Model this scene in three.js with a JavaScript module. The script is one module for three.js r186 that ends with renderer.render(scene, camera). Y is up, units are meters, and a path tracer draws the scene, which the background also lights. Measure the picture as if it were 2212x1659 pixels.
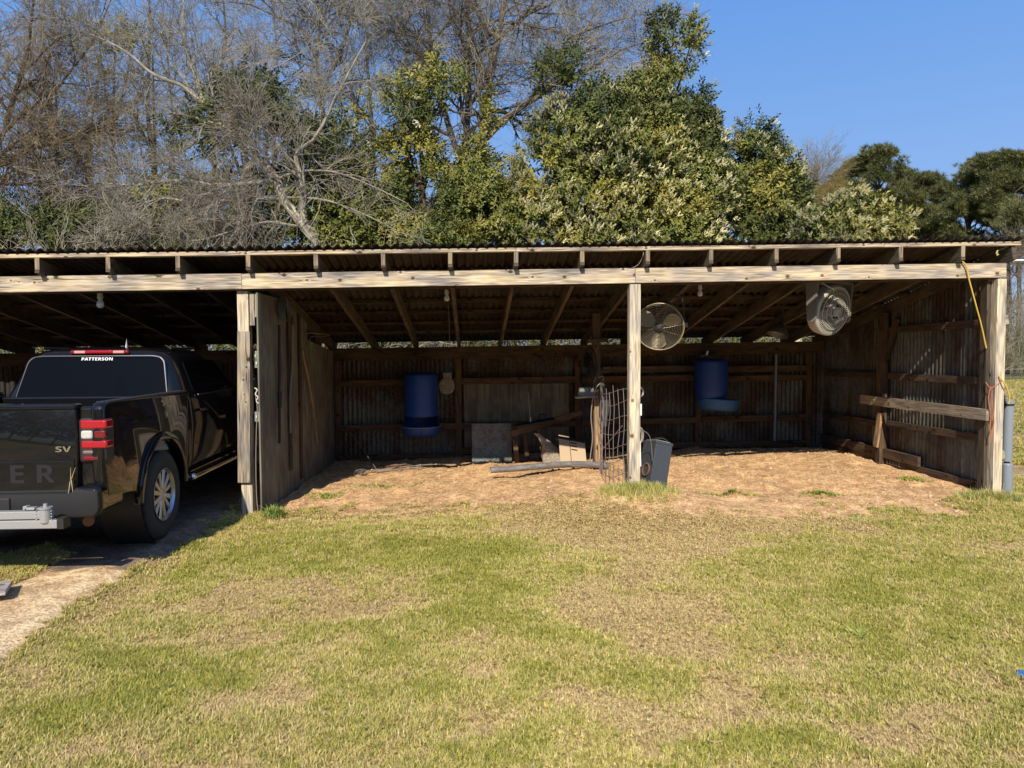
import * as THREE from 'three';
import { mergeGeometries, toCreasedNormals } from 'three/addons/utils/BufferGeometryUtils.js';
import { RoundedBoxGeometry } from 'three/addons/geometries/RoundedBoxGeometry.js';
import { TextGeometry } from 'three/addons/geometries/TextGeometry.js';
import { FontLoader } from 'three/addons/loaders/FontLoader.js';

// ---------------------------------------------------------------- camera, sky, sun, exposure
const scene = new THREE.Scene();
const R = THREE.MathUtils.degToRad;
const camera = new THREE.PerspectiveCamera(56.82, 4 / 3, 0.1, 2000);
camera.position.set(0, 1.68, 7.7);
camera.rotation.set(R(-2.6), R(-3.14), R(-0.31), 'YXZ');
camera.updateMatrixWorld(true);

const SUN = new THREE.Vector3(-0.2, 0.78, 1).normalize();
{
  const W = 512, H = 256, d = new Float32Array(W * H * 4);
  const zen = [0.055, 0.155, 0.46], mid = [0.135, 0.315, 0.72], hor = [0.42, 0.61, 0.86], low = [0.20, 0.20, 0.18];
  for (let j = 0; j < H; j++) for (let i = 0; i < W; i++) {
    const el = ((j + 0.5) / H - 0.5) * Math.PI, az = ((i + 0.5) / W - 0.5) * 2 * Math.PI, o = (j * W + i) * 4;
    const y = Math.sin(el), c = Math.cos(el), dx = Math.cos(az) * c, dz = Math.sin(az) * c;
    const s = Math.max(0, dx * SUN.x + y * SUN.y + dz * SUN.z), g = Math.pow(s, 6) * 0.25 + Math.pow(s, 60) * 0.6;
    for (let k = 0; k < 3; k++) {
      let v;
      if (y <= 0) v = hor[k] + (low[k] - hor[k]) * Math.min(1, -y * 8);
      else { const a = Math.min(1, Math.pow(y / 0.42, 0.62)), b = Math.max(0, (y - 0.42) / 0.58); v = (hor[k] + (mid[k] - hor[k]) * a); v += (zen[k] - v) * b; v += g * [0.9, 0.95, 1][k]; }
      d[o + k] = v;
    }
    d[o + 3] = 1;
  }
  const t = new THREE.DataTexture(d, W, H, THREE.RGBAFormat, THREE.FloatType);
  t.mapping = THREE.EquirectangularReflectionMapping; t.magFilter = THREE.LinearFilter; t.minFilter = THREE.LinearFilter; t.needsUpdate = true;
  scene.background = t; scene.environment = t;
}
const sun = new THREE.DirectionalLight(new THREE.Color(1, 0.905, 0.75), 4.9);
sun.position.copy(SUN).multiplyScalar(60); sun.target.position.set(0, 0, 0);
sun.castShadow = true; sun.shadow.mapSize.set(4096, 4096);
Object.assign(sun.shadow.camera, { left: -40, right: 40, top: 40, bottom: -40, near: 1, far: 160 });
scene.add(sun, sun.target);

const renderer = new THREE.WebGLRenderer({ antialias: true });
renderer.setSize(1024, 768);
renderer.shadowMap.enabled = true;
renderer.toneMapping = THREE.LinearToneMapping;
renderer.toneMappingExposure = 1.12;

// ---------------------------------------------------------------- helpers
const V = (x, y, z) => new THREE.Vector3(x, y, z);
function rng(seed) { let s = seed | 0; return () => { s = (s + 0x6d2b79f5) | 0; let t = Math.imul(s ^ (s >>> 15), 1 | s); t = (t + Math.imul(t ^ (t >>> 7), 61 | t)) ^ t; return ((t ^ (t >>> 14)) >>> 0) / 4294967296; }; }
const hsh = (x, y, s) => { let h = Math.imul(x | 0, 374761393) + Math.imul(y | 0, 668265263) + Math.imul(s | 0, 1274126177); h = Math.imul(h ^ (h >>> 13), 1274126177); h ^= h >>> 16; return (h >>> 0) / 4294967296; };
const sm = (t) => t * t * (3 - 2 * t), lerp = (a, b, t) => a + (b - a) * t, clamp = (v, a = 0, b = 1) => Math.min(b, Math.max(a, v)), sstep = (a, b, v) => sm(clamp((v - a) / (b - a)));
function vn(x, y, s = 0, px = 0, py = 0) {      // value noise, tiles with periods px, py
  const xi = Math.floor(x), yi = Math.floor(y), fx = sm(x - xi), fy = sm(y - yi);
  const m = (v, p) => (p ? ((v % p) + p) % p : v);
  const a = hsh(m(xi, px), m(yi, py), s), b = hsh(m(xi + 1, px), m(yi, py), s), c = hsh(m(xi, px), m(yi + 1, py), s), d = hsh(m(xi + 1, px), m(yi + 1, py), s);
  return a + (b - a) * fx + (c - a) * fy + (a - b - c + d) * fx * fy;
}
const fbm = (x, y, s = 0, n = 4) => { let v = 0, a = 0.5, t = 0; for (let i = 0; i < n; i++) { v += a * vn(x, y, s + i * 17); t += a; a *= 0.5; x *= 2.03; y *= 2.03; } return v / t; };
function tex(w, h, fn, srgb = true) {
  const d = new Uint8Array(w * h * 4);
  for (let j = 0; j < h; j++) for (let i = 0; i < w; i++) { const c = fn(i / w, j / h, i, j), o = (j * w + i) * 4; d[o] = clamp(c[0]) * 255; d[o + 1] = clamp(c[1]) * 255; d[o + 2] = clamp(c[2]) * 255; d[o + 3] = 255; }
  const t = new THREE.DataTexture(d, w, h); t.wrapS = t.wrapT = THREE.RepeatWrapping; t.magFilter = THREE.LinearFilter; t.minFilter = THREE.LinearMipmapLinearFilter; t.generateMipmaps = true;
  if (srgb) t.colorSpace = THREE.SRGBColorSpace; t.needsUpdate = true; return t;
}
const rep = (t, x, y) => { const c = t.clone(); c.repeat.set(x, y); c.needsUpdate = true; return c; };
const lin = (r, g, b) => new THREE.Color().setRGB(r, g, b);
const std = (r, g, b, rough = 0.85, more = {}) => new THREE.MeshStandardMaterial({ color: lin(r, g, b), roughness: rough, ...more });

// a pixel of the 2212 x 1659 view, carried out along the view ray to a plane of the place (used to survey the site)
const FPX = 1533, _d = V(0, 0, 0);
const ray = (u, v) => _d.set((u - 1106) / FPX, -(v - 829.5) / FPX, -1).transformDirection(camera.matrixWorld);
const cut = (ax, val) => (u, v, k = val) => { const d = ray(u, v), p = camera.position, t = (k - p[ax]) / d[ax]; return V(p.x + d.x * t, p.y + d.y * t, p.z + d.z * t); };
const at = cut('z', 0), atX = cut('x', 0), atY = cut('y', 0);

const used = new Map();
const numbered = (n) => { const k = used.get(n) ?? 0; used.set(n, k + 1); return k ? n + '_' + String(k).padStart(3, '0') : n; };
function tag(o, label, category, group) { o.userData.label = label; o.userData.category = category; if (group) o.userData.group = group; return o; }
function mesh(name, geo, mat, parent) { const m = new THREE.Mesh(geo, mat); m.name = parent ? name : numbered(name); m.castShadow = m.receiveShadow = true; (parent ?? scene).add(m); return m; }
function thing(name, label, category, group, pos) { const g = new THREE.Group(); g.name = numbered(name); if (pos) g.position.copy(pos); scene.add(g); return tag(g, label, category, group); }
const structure = (name, geo, mat) => { const m = mesh(name, geo, mat); m.userData.kind = 'structure'; return m; };
function inst(name, geo, mat, mats, cols, parent) {
  const m = new THREE.InstancedMesh(geo, mat, mats.length); m.name = parent ? name : numbered(name); m.castShadow = m.receiveShadow = true; m.userData.kind = 'stuff';
  for (let i = 0; i < mats.length; i++) { m.setMatrixAt(i, mats[i]); if (cols) m.setColorAt(i, cols[i]); }
  (parent ?? scene).add(m); return m;
}
function geo(pos, idx, uv, col) {
  const g = new THREE.BufferGeometry(); g.setAttribute('position', new THREE.Float32BufferAttribute(pos, 3));
  g.setAttribute('uv', new THREE.Float32BufferAttribute(uv ?? new Array(pos.length / 3 * 2).fill(0), 2));
  if (col) g.setAttribute('color', new THREE.Float32BufferAttribute(col, 3));
  g.setIndex(idx); g.computeVertexNormals(); return g;
}
const merge = (list) => mergeGeometries(list.map((g) => { const n = g.index ? g.toNonIndexed() : g; for (const k of Object.keys(n.attributes)) if (!['position', 'normal', 'uv'].includes(k)) n.deleteAttribute(k); return n; }));
const box = (w, h, d, x = 0, y = 0, z = 0) => new THREE.BoxGeometry(w, h, d).translate(x, y, z);
const rbox = (w, h, d, r, x = 0, y = 0, z = 0) => new RoundedBoxGeometry(w, h, d, 2, r).translate(x, y, z);
const cyl = (r0, r1, h, n = 16, x = 0, y = 0, z = 0) => new THREE.CylinderGeometry(r0, r1, h, n).translate(x, y, z);
const Y = V(0, 1, 0);
const rod = (a, b, r0, r1 = r0, n = 6) => { const l = a.distanceTo(b), g = new THREE.CylinderGeometry(r1, r0, l, n); g.applyQuaternion(new THREE.Quaternion().setFromUnitVectors(Y, b.clone().sub(a).normalize())); const m = a.clone().add(b).multiplyScalar(0.5); return g.translate(m.x, m.y, m.z); };
const tube = (pts, r, n = 5, seg) => new THREE.TubeGeometry(new THREE.CatmullRomCurve3(pts), seg ?? pts.length * 4, r, n, false);
const R0 = rng(7);
// a sawn board from a to b: w along 'up', t across; the grain runs along u, in metres
function board(a, b, w, t, up = Y, bow = 0.004) {
  const L = a.distanceTo(b), n = Math.max(1, Math.min(4, Math.round(L / 0.8))), g = new THREE.BoxGeometry(L, w, t, n, 1, 1), p = g.attributes.position, nn = g.attributes.normal, uv = g.attributes.uv, ou = R0() * 7, ov = R0() * 3, b1 = (R0() - 0.5) * 2 * bow, b2 = (R0() - 0.5) * 2 * bow;
  for (let i = 0; i < p.count; i++) {
    const x = p.getX(i), y = p.getY(i), z = p.getZ(i), ax = Math.abs(nn.getX(i)), ay = Math.abs(nn.getY(i));
    uv.setXY(i, ax > 0.5 ? ou + z * 0.3 : ou + x, ax > 0.5 ? ov + y * 4 : ay > 0.5 ? ov + z + 0.3 : ov + y);
    const k = 1 - 4 * x * x / (L * L); p.setY(i, y + b1 * k + (R0() - 0.5) * 0.003); p.setZ(i, z + b2 * k);
  }
  const X = b.clone().sub(a).normalize(), Z = X.clone().cross(up).normalize(), U = Z.clone().cross(X);
  g.computeVertexNormals(); g.applyMatrix4(new THREE.Matrix4().makeBasis(X, U, Z)); const m = a.clone().add(b).multiplyScalar(0.5); return g.translate(m.x, m.y, m.z);
}
// corrugated tin: s across the waves, t along them
function corrugated(s0, s1, t0, t1, map, n, pitch, amp, ts = 2, th = 0.0025, ph = 0) {
  const ns = Math.max(8, Math.round((s1 - s0) / pitch * 8)), pos = [], uv = [], idx = [], cols = ns + 1, rows = ts + 1;
  for (const side of [1, -1]) for (let j = 0; j <= ts; j++) for (let i = 0; i <= ns; i++) {
    const s = lerp(s0, s1, i / ns), t = lerp(t0, t1, j / ts), p = map(s, t), k = amp * Math.cos(s / pitch * 2 * Math.PI + ph) + side * th / 2;
    pos.push(p.x + n.x * k, p.y + n.y * k, p.z + n.z * k); uv.push(s, t);
  }
  const id = (q, j, i) => q * cols * rows + j * cols + i;
  for (let j = 0; j < ts; j++) for (let i = 0; i < ns; i++) for (const q of [0, 1]) { const a = id(q, j, i), b = id(q, j, i + 1), c = id(q, j + 1, i), d = id(q, j + 1, i + 1); q ? idx.push(a, b, c, b, d, c) : idx.push(a, c, b, b, c, d); }
  for (let i = 0; i < ns; i++) for (const j of [0, ts]) { const a = id(0, j, i), b = id(0, j, i + 1), c = id(1, j, i), d = id(1, j, i + 1); idx.push(a, b, c, b, d, c); }
  return geo(pos, idx, uv);
}

// ---------------------------------------------------------------- textures and materials
const knots = []; { const q = rng(31); for (let i = 0; i < 22; i++) knots.push([q(), q(), 0.008 + q() * 0.013, 0.5 + q()]); }
const woodAt = (u, v) => {                        // 2.4 m x 0.6 m, grain along u
  let dv = 0, dark = 0;
  for (const [ku, kv, kr] of knots) {
    let du = u - ku; du -= Math.round(du); let dk = v - kv; dk -= Math.round(dk);
    const x = du * 2.4, y = dk * 0.6, r2 = x * x / 9 + y * y, w = Math.exp(-r2 / (kr * kr * 2));
    dv += Math.sign(y) * w * 0.02; const r = Math.hypot(x * 0.8, y); if (r < kr * 1.3) dark = Math.max(dark, sstep(kr * 1.3, kr * 0.6, r) * (0.75 + 0.25 * Math.sin(r * 900)));
  }
  const vv = v + dv / 0.6 + (vn(u * 4, v * 3, 5, 4, 3) - 0.5) * 0.03;
  const ring = 0.5 + 0.5 * Math.sin((vv * 26 + vn(u * 5, vv * 8, 9, 5, 8) * 2.2) * 2 * Math.PI * 0.999);
  const fib = vn(u * 30, vv * 300, 11, 30, 300), fib2 = vn(u * 9, vv * 120, 12, 9, 120), blot = vn(u * 5, v * 5, 14, 5, 5) * 0.6 + vn(u * 13, v * 11, 15, 13, 11) * 0.4;
  const crack = sstep(0.80, 0.92, vn(u * 6, vv * 85, 21, 6, 85)) * sstep(0.35, 0.6, vn(u * 4, v * 4, 22, 4, 4));
  return { l: 0.76 + ring * 0.05 + (fib - 0.5) * 0.20 + (fib2 - 0.5) * 0.22 + (blot - 0.5) * 0.40 + (vn(u * 22, v * 34, 17, 22, 34) - 0.5) * 0.22 - crack * 0.40 - dark * 0.46, dark, blot, crack };
};
const T = {};
T.wood = tex(1024, 512, (u, v) => { const w = woodAt(u, v), k = w.blot - 0.5; return [w.l * (1.12 + k * 0.10), w.l * (1.04 - w.dark * 0.08), w.l * (0.93 - k * 0.22 - w.dark * 0.2)]; });
T.woodBump = tex(1024, 512, (u, v) => { const w = woodAt(u, v); return [w.l, w.l, w.l]; }, false);
T.ply = tex(512, 512, (u, v) => { const f = vn(u * 8, v * 260, 3, 8, 260), g = vn(u * 3, v * 40, 4, 3, 40), b = vn(u * 4, v * 5, 6, 4, 5) * 0.6 + vn(u * 11, v * 13, 8, 11, 13) * 0.4, l = 0.64 + (f - 0.5) * 0.22 + (g - 0.5) * 0.16 + (b - 0.5) * 0.26; return [l * 1.02, l * (1.0 + (b - 0.5) * 0.1), l * 0.95]; });
T.tin = tex(512, 512, (u, v) => {
  const st = vn(u * 90, v * 6, 41, 90, 6), p = vn(u * 5, v * 4, 42, 5, 4) * 0.55 + vn(u * 14, v * 10, 43, 14, 10) * 0.3 + vn(u * 40, v * 30, 44, 40, 30) * 0.15, r = sstep(0.40, 0.62, p + (st - 0.5) * 0.25), sp = vn(u * 120, v * 120, 45, 120, 120);
  const z = 0.52 + (st - 0.5) * 0.16 + (sp - 0.5) * 0.16, k = 0.36 + (sp - 0.5) * 0.2 + (st - 0.5) * 0.12;
  return [lerp(z * 0.98, k * 1.12, r), lerp(z, k * 0.92, r), lerp(z * 0.97, k * 0.76, r)];
});
T.grit = tex(512, 512, (u, v) => { const a = vn(u * 200, v * 200, 51, 200, 200), b = vn(u * 70, v * 70, 52, 70, 70), c = vn(u * 17, v * 17, 53, 17, 17), d = vn(u * 5, v * 5, 54, 5, 5), l = 0.84 + (a - 0.5) * 0.30 + (b - 0.5) * 0.24 + (c - 0.5) * 0.18 + (d - 0.5) * 0.12; return [l, l * (0.985 + (c - 0.5) * 0.08), l * (0.97 + (c - 0.5) * 0.12)]; });
T.gritBump = tex(512, 512, (u, v) => { const a = vn(u * 200, v * 200, 51, 200, 200), b = vn(u * 70, v * 70, 52, 70, 70), c = vn(u * 17, v * 17, 53, 17, 17), l = a * 0.25 + b * 0.35 + c * 0.4; return [l, l, l]; }, false);
T.bark = tex(256, 256, (u, v) => { const a = vn(u * 40, v * 14, 61, 40, 14), b = vn(u * 9, v * 7, 62, 9, 7), c = vn(u * 90, v * 60, 63, 90, 60), l = 0.66 + (a - 0.5) * 0.5 + (b - 0.5) * 0.45 + (c - 0.5) * 0.2; return [l, l * 0.98, l * 0.94]; });
T.rough = tex(256, 256, (u, v) => { const l = 0.55 + (vn(u * 9, v * 9, 71, 9, 9) - 0.5) * 0.35 + (vn(u * 60, v * 60, 72, 60, 60) - 0.5) * 0.3; return [l, l, l]; }, false);
const wr = (t) => rep(t, 1 / 2.4, 1 / 0.6);
const wood = (r, g, b) => new THREE.MeshStandardMaterial({ color: lin(r * 0.66, g * 0.66, b * 0.66), map: wr(T.wood), bumpMap: wr(T.woodBump), bumpScale: 0.006, roughness: 0.9 });
const M = {
  header: wood(0.96, 0.925, 0.87), post: wood(1.10, 1.09, 1.04), postDark: wood(0.15, 0.13, 0.105), brown: wood(0.215, 0.155, 0.112), brownB: wood(0.175, 0.132, 0.096), grey: wood(0.66, 0.64, 0.61), endGrainLit: wood(0.52, 0.47, 0.41), lath: wood(1.02, 0.95, 0.85), rafter: wood(0.215, 0.19, 0.16), fresh: wood(0.80, 0.60, 0.40),
  ply: new THREE.MeshStandardMaterial({ color: lin(0.40, 0.385, 0.33), map: rep(T.ply, 0.8, 0.8), roughness: 0.9 }),
  plyEdge: std(0.75, 0.73, 0.62),
  tin: new THREE.MeshStandardMaterial({ color: lin(0.44, 0.41, 0.38), map: rep(T.tin, 0.6, 0.45), roughness: 0.62, metalness: 0.25 }),
  tinGrey: new THREE.MeshStandardMaterial({ color: lin(0.62, 0.64, 0.62), map: rep(T.tin, 0.5, 0.4), roughness: 0.55, metalness: 0.3 }),
  tinRoof: new THREE.MeshStandardMaterial({ color: lin(0.22, 0.18, 0.15), map: rep(T.tin, 0.6, 0.45), roughness: 0.7, metalness: 0.2 }),
  paint: new THREE.MeshPhysicalMaterial({ color: lin(0.005, 0.005, 0.006), roughness: 0.45, specularIntensity: 0.12, clearcoat: 1, clearcoatRoughness: 0.03 }),
  blackPlastic: std(0.022, 0.022, 0.023, 0.55), rubber: std(0.036, 0.035, 0.033, 0.9), bumper: new THREE.MeshPhysicalMaterial({ color: lin(0.022, 0.022, 0.024), roughness: 0.55, specularIntensity: 0.4 }),
  glass: new THREE.MeshPhysicalMaterial({ color: lin(0.003, 0.003, 0.004), roughness: 0.02, specularIntensity: 0.28 }),
  chrome: std(0.75, 0.75, 0.76, 0.14, { metalness: 1 }), alloy: std(0.45, 0.46, 0.48, 0.3, { metalness: 0.9 }), rodSteel: std(0.24, 0.23, 0.21, 0.55, { metalness: 0.3 }), darkMetal: std(0.05, 0.05, 0.05, 0.5, { metalness: 0.6 }),
  red: new THREE.MeshPhysicalMaterial({ color: lin(0.40, 0.007, 0.016), roughness: 0.15, clearcoat: 1 }), redDark: new THREE.MeshPhysicalMaterial({ color: lin(0.17, 0.006, 0.01), roughness: 0.15, clearcoat: 1 }), lens: new THREE.MeshPhysicalMaterial({ color: lin(0.55, 0.55, 0.53), roughness: 0.12, clearcoat: 1 }), pinkDull: std(0.22, 0.15, 0.12, 0.25), seal: std(0.10, 0.10, 0.105, 0.25, { metalness: 0.5 }), pinkLens: new THREE.MeshPhysicalMaterial({ color: lin(0.7, 0.32, 0.28), roughness: 0.2, clearcoat: 1 }),
  greySteel: new THREE.MeshStandardMaterial({ color: lin(0.42, 0.43, 0.44), roughness: 0.5, metalness: 0.35, roughnessMap: T.rough }),
  white: std(0.8, 0.8, 0.78, 0.5), ceramic: std(0.72, 0.70, 0.64, 0.3), wire: std(0.42, 0.36, 0.33, 0.5, { metalness: 0.6 }), rust: std(0.16, 0.08, 0.045, 0.9), black: std(0.015, 0.015, 0.016, 0.6), cord: std(0.012, 0.012, 0.012, 0.7),
  blue: new THREE.MeshStandardMaterial({ color: lin(0.012, 0.06, 0.30), roughness: 0.42 }), blueLight: new THREE.MeshStandardMaterial({ color: lin(0.03, 0.14, 0.36), roughness: 0.45 }),
  boxGrey: new THREE.MeshStandardMaterial({ color: lin(0.062, 0.07, 0.082), roughness: 0.55, metalness: 0.1, roughnessMap: T.rough }), boxGreyTop: std(0.24, 0.25, 0.22, 0.6),
  pipe: new THREE.MeshStandardMaterial({ color: lin(0.26, 0.25, 0.25), map: rep(T.grit, 1, 1), roughness: 0.6 }), tank: new THREE.MeshStandardMaterial({ color: lin(0.24, 0.275, 0.31), roughness: 0.45, roughnessMap: T.rough }),
  tan: std(0.55, 0.42, 0.28, 0.6), sack: new THREE.MeshStandardMaterial({ color: lin(0.42, 0.38, 0.31), map: rep(T.grit, 2, 2), roughness: 0.95 }), rag: new THREE.MeshStandardMaterial({ color: lin(0.13, 0.15, 0.17), map: rep(T.grit, 3, 3), roughness: 0.95 }),
  yellow: std(0.66, 0.44, 0.07, 0.6), orange: std(0.52, 0.17, 0.08, 0.85), straw: std(0.5, 0.4, 0.2, 0.9), fanWhite: std(0.46, 0.435, 0.38, 0.6), yoke: std(0.19, 0.18, 0.165, 0.6), fanBlade: std(0.40, 0.335, 0.21, 0.4, { metalness: 0.2 }), fanBlack: std(0.03, 0.03, 0.03, 0.4),
  barkPale: new THREE.MeshStandardMaterial({ color: lin(0.80, 0.75, 0.66), map: T.bark, roughness: 0.95 }), barkGrey: new THREE.MeshStandardMaterial({ color: lin(0.36, 0.31, 0.26), map: T.bark, roughness: 0.95 }), barkBrown: new THREE.MeshStandardMaterial({ color: lin(0.24, 0.175, 0.13), map: T.bark, roughness: 0.95 }), barkPine: new THREE.MeshStandardMaterial({ color: lin(0.30, 0.22, 0.17), map: T.bark, roughness: 0.95 }),
  leaf: std(1, 1, 1, 0.72), bloom: std(1, 1, 1, 0.8), needle: std(1, 1, 1, 0.6), blade: std(1, 1, 1, 0.65),
};
// ---------------------------------------------------------------- ground
const bump = (x, z, cx, cz, sx, sz, h) => h * Math.exp(-((x - cx) ** 2) / (2 * sx * sx) - ((z - cz) ** 2) / (2 * sz * sz));
function gh(x, z) {
  let y = lerp(-0.07, 0.0, clamp((x + 2.4) / 5)) + 0.075 * sstep(-2.5, -2.9, x);
  y += bump(x, z, 1.76, 0.05, 0.55, 0.45, 0.17) + bump(x, z, 1.72, -2.0, 0.8, 0.8, 0.09) + bump(x, z, 4.9, -2.6, 0.8, 1.1, 0.10) + bump(x, z, 3.6, -2.2, 0.6, 0.7, 0.05) - bump(x, z, -1.6, -3.2, 0.8, 0.9, 0.06);
  y += (fbm(x * 0.9, z * 0.9, 3, 3) - 0.5) * 0.07 + (fbm(x * 4, z * 4, 5, 2) - 0.5) * 0.022;
    if (x > -2.3 && x < 5.95 && z < 0.8 && z > -4.2) y += ((vn(x * 3.3, z * 3.3, 12) - 0.5) * 0.05 + (vn(x * 8, z * 8, 13) - 0.5) * 0.035) * sstep(0.8, -0.1, z);
  const d = Math.hypot(x, z - 4); if (d > 14) y += (fbm(x * 0.05, z * 0.05, 8, 3) - 0.5) * 0.5 * sstep(14, 50, d);
  return y;
}
// worn tan spots and lush spots of the lawn, surveyed in the photograph: [u, v, half width, half height, +tan / -green]
const spots = [[790, 1305, 120, 34, 1], [1310, 1290, 170, 34, 1], [1440, 1345, 150, 50, 0.9], [560, 1475, 140, 36, 0.9], [620, 1400, 110, 26, 0.7], [1340, 1560, 110, 34, 0.8], [1540, 1140, 160, 40, 0.8], [1750, 1135, 90, 18, 1.2], [1590, 1118, 50, 14, 1.2], [1180, 1150, 200, 22, 0.7], [480, 1355, 70, 20, 0.8], [600, 1270, 120, 24, 0.7], [1500, 1510, 140, 30, 0.6], [400, 1560, 120, 30, 0.6], [870, 1085, 60, 22, 1], [1100, 1390, 150, 30, 0.6], [1640, 1450, 90, 26, 0.7], [1400, 1200, 90, 30, 0.7], [1900, 1560, 120, 34, 0.5], [1330, 1180, 140, 30, 0.5], [1250, 1108, 380, 40, 0.75], [1650, 1112, 260, 30, 0.5],
  [900, 1175, 200, 44, -1], [1120, 1210, 160, 40, -0.7], [640, 1410, 60, 20, -0.8], [350, 1420, 150, 40, -0.7], [230, 1530, 150, 60, -0.6], [560, 1190, 120, 40, -0.5], [1850, 1370, 60, 20, -1], [1250, 1480, 120, 40, -0.5], [1680, 1600, 180, 40, -0.5], [2080, 1240, 120, 40, -0.4], [940, 1420, 120, 40, -0.4], [1180, 1590, 160, 40, -0.4]]
  .map(([u, v, a, b, k]) => { const c = atY(u, v).clone(), e = atY(u + a, v).clone(), f = atY(u, v - b).clone(); return [c.x, c.z, Math.abs(e.x - c.x), Math.abs(f.z - c.z), k]; });
function dry(x, z) {
  let k = 0.44 + (fbm(x * 0.7 + 7, z * 1.0, 23, 3) - 0.5) * 1.5 + (fbm(x * 4, z * 5, 29, 4) - 0.5) * 2.3;
  const wx = (vn(x * 2.2, z * 2.2, 81) - 0.5) * 0.5, wz = (vn(x * 2.2, z * 2.2, 82) - 0.5) * 0.5;
  for (const [cx, cz, a, b, s] of spots) { const q = ((x + wx - cx) / a) ** 2 + ((z + wz - cz) / b) ** 2; if (q < 4) k += s * 0.85 * Math.exp(-q * q * 0.6); }
  return k;
}
// 1 where the earth is bare: the floors of the bays, and the wheel tracks of the drive
function bare(x, z) {
  const n = (fbm(x * 1.6, z * 1.6, 41, 3) - 0.5), n2 = (fbm(x * 7, z * 7, 43, 2) - 0.5);
  let d = 0;
  if (x > -2.5 && x < 6.05) { const e = x < 0 ? lerp(-0.35, -0.15, (x + 2.5) / 2.5) : lerp(-0.15, 0.62, clamp(x / 3)) - sstep(4.6, 5.8, x) * 0.75; d = sstep(0.55, -0.30, z - e - n * 1.1 - n2 * 0.9); if (z < -4.3) d *= sstep(-5, -4.3, z); }
  const t = Math.abs(x + 3.05 - 0.03 * (z - 2)) - 0.31, t2 = Math.abs(x + 4.75) - 0.32;
  d = Math.max(d, sstep(0.1, -0.08, Math.min(t, t2) - n * 0.16 - n2 * 0.12) * sstep(12, 7, z));
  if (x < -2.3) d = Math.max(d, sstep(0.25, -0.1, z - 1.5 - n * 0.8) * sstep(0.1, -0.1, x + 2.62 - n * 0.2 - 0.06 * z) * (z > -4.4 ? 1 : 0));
  return d;
}
{
  const axis = (lo, hi, a, b, fine) => { const v = []; for (let t = a; t <= b + 1e-6; t += fine) v.push(t); let s = fine, t = b; while (t < hi) { s *= 1.22; t = Math.min(hi, t + s); v.push(t); } s = fine; t = a; while (t > lo) { s *= 1.22; t = Math.max(lo, t - s); v.unshift(t); } return v; };
  const xs = axis(-600, 600, -5.2, 8, 0.055), zs = axis(-900, 300, -4.6, 6.4, 0.055), pos = [], uv = [], col = [], idx = [];
  for (const z of zs) for (const x of xs) {
    pos.push(x, gh(x, z), z); uv.push(x, z);
    const b = bare(x, z), k = clamp(dry(x, z) * 0.5 + 0.5), far = sstep(9, 30, Math.hypot(x, z));
    const soil = x < -2.42 ? (z > 1.9 + (fbm(x * 2, z * 2, 15, 2) - 0.5) * 1.2 ? [0.92, 0.66, 0.36] : [0.30, 0.21, 0.14]) : [0.86, 0.545, 0.27], sandy = fbm(x * 1.1, z * 1.1, 61, 3);  // dark soil of the truck bay, toned down further to deepen its shade
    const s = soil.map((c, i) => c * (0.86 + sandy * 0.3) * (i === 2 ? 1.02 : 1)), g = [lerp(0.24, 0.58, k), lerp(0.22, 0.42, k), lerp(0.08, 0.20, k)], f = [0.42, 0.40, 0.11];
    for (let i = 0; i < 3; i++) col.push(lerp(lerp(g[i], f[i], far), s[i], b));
  }
  const n = xs.length;
  for (let j = 0; j < zs.length - 1; j++) for (let i = 0; i < n - 1; i++) { const a = j * n + i; idx.push(a, a + n, a + 1, a + 1, a + n, a + n + 1); }
  const m = new THREE.MeshStandardMaterial({ color: lin(1, 1, 1), vertexColors: true, map: rep(T.grit, 0.7, 0.7), bumpMap: rep(T.gritBump, 0.7, 0.7), bumpScale: 0.012, roughness: 0.97 });
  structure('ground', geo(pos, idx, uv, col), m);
}
// grass: tufts of a few blades, mown short
function tuftGeo(nb, h, w, lean, seed) {
  const q = rng(seed), pos = [], idx = [];
  for (let i = 0; i < nb; i++) {
    const a = q() * 6.283, r = q() * 0.018 * (h / 0.05), bx = Math.cos(a) * r, bz = Math.sin(a) * r, d = q() * 6.283, l = lean * (0.3 + q()), hh = h * (0.55 + q() * 0.6), wx = Math.cos(d + 1.57) * w / 2, wz = Math.sin(d + 1.57) * w / 2, o = pos.length / 3;
    const mx = bx + Math.cos(d) * l * hh * 0.35, mz = bz + Math.sin(d) * l * hh * 0.35, tx = bx + Math.cos(d) * l * hh, tz = bz + Math.sin(d) * l * hh;
    pos.push(bx - wx, -0.006, bz - wz, bx + wx, -0.006, bz + wz, mx - wx * 0.8, hh * 0.6, mz - wz * 0.8, mx + wx * 0.8, hh * 0.6, mz + wz * 0.8, tx, hh, tz); idx.push(o, o + 1, o + 2, o + 1, o + 3, o + 2, o + 2, o + 3, o + 4);
  }
  return geo(pos, idx);
}
const GREEN = [[0.235, 0.245, 0.040], [0.32, 0.31, 0.050], [0.42, 0.38, 0.065]], GOLD = [[0.50, 0.43, 0.11], [0.56, 0.46, 0.155], [0.62, 0.50, 0.21]], TAN = [[0.62, 0.46, 0.21], [0.55, 0.40, 0.18], [0.48, 0.34, 0.155]];
const pickC = (l, q) => { const c = l[Math.floor(q() * l.length)], k = 0.85 + q() * 0.3; return lin(c[0] * k, c[1] * k, c[2] * k); };
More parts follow.
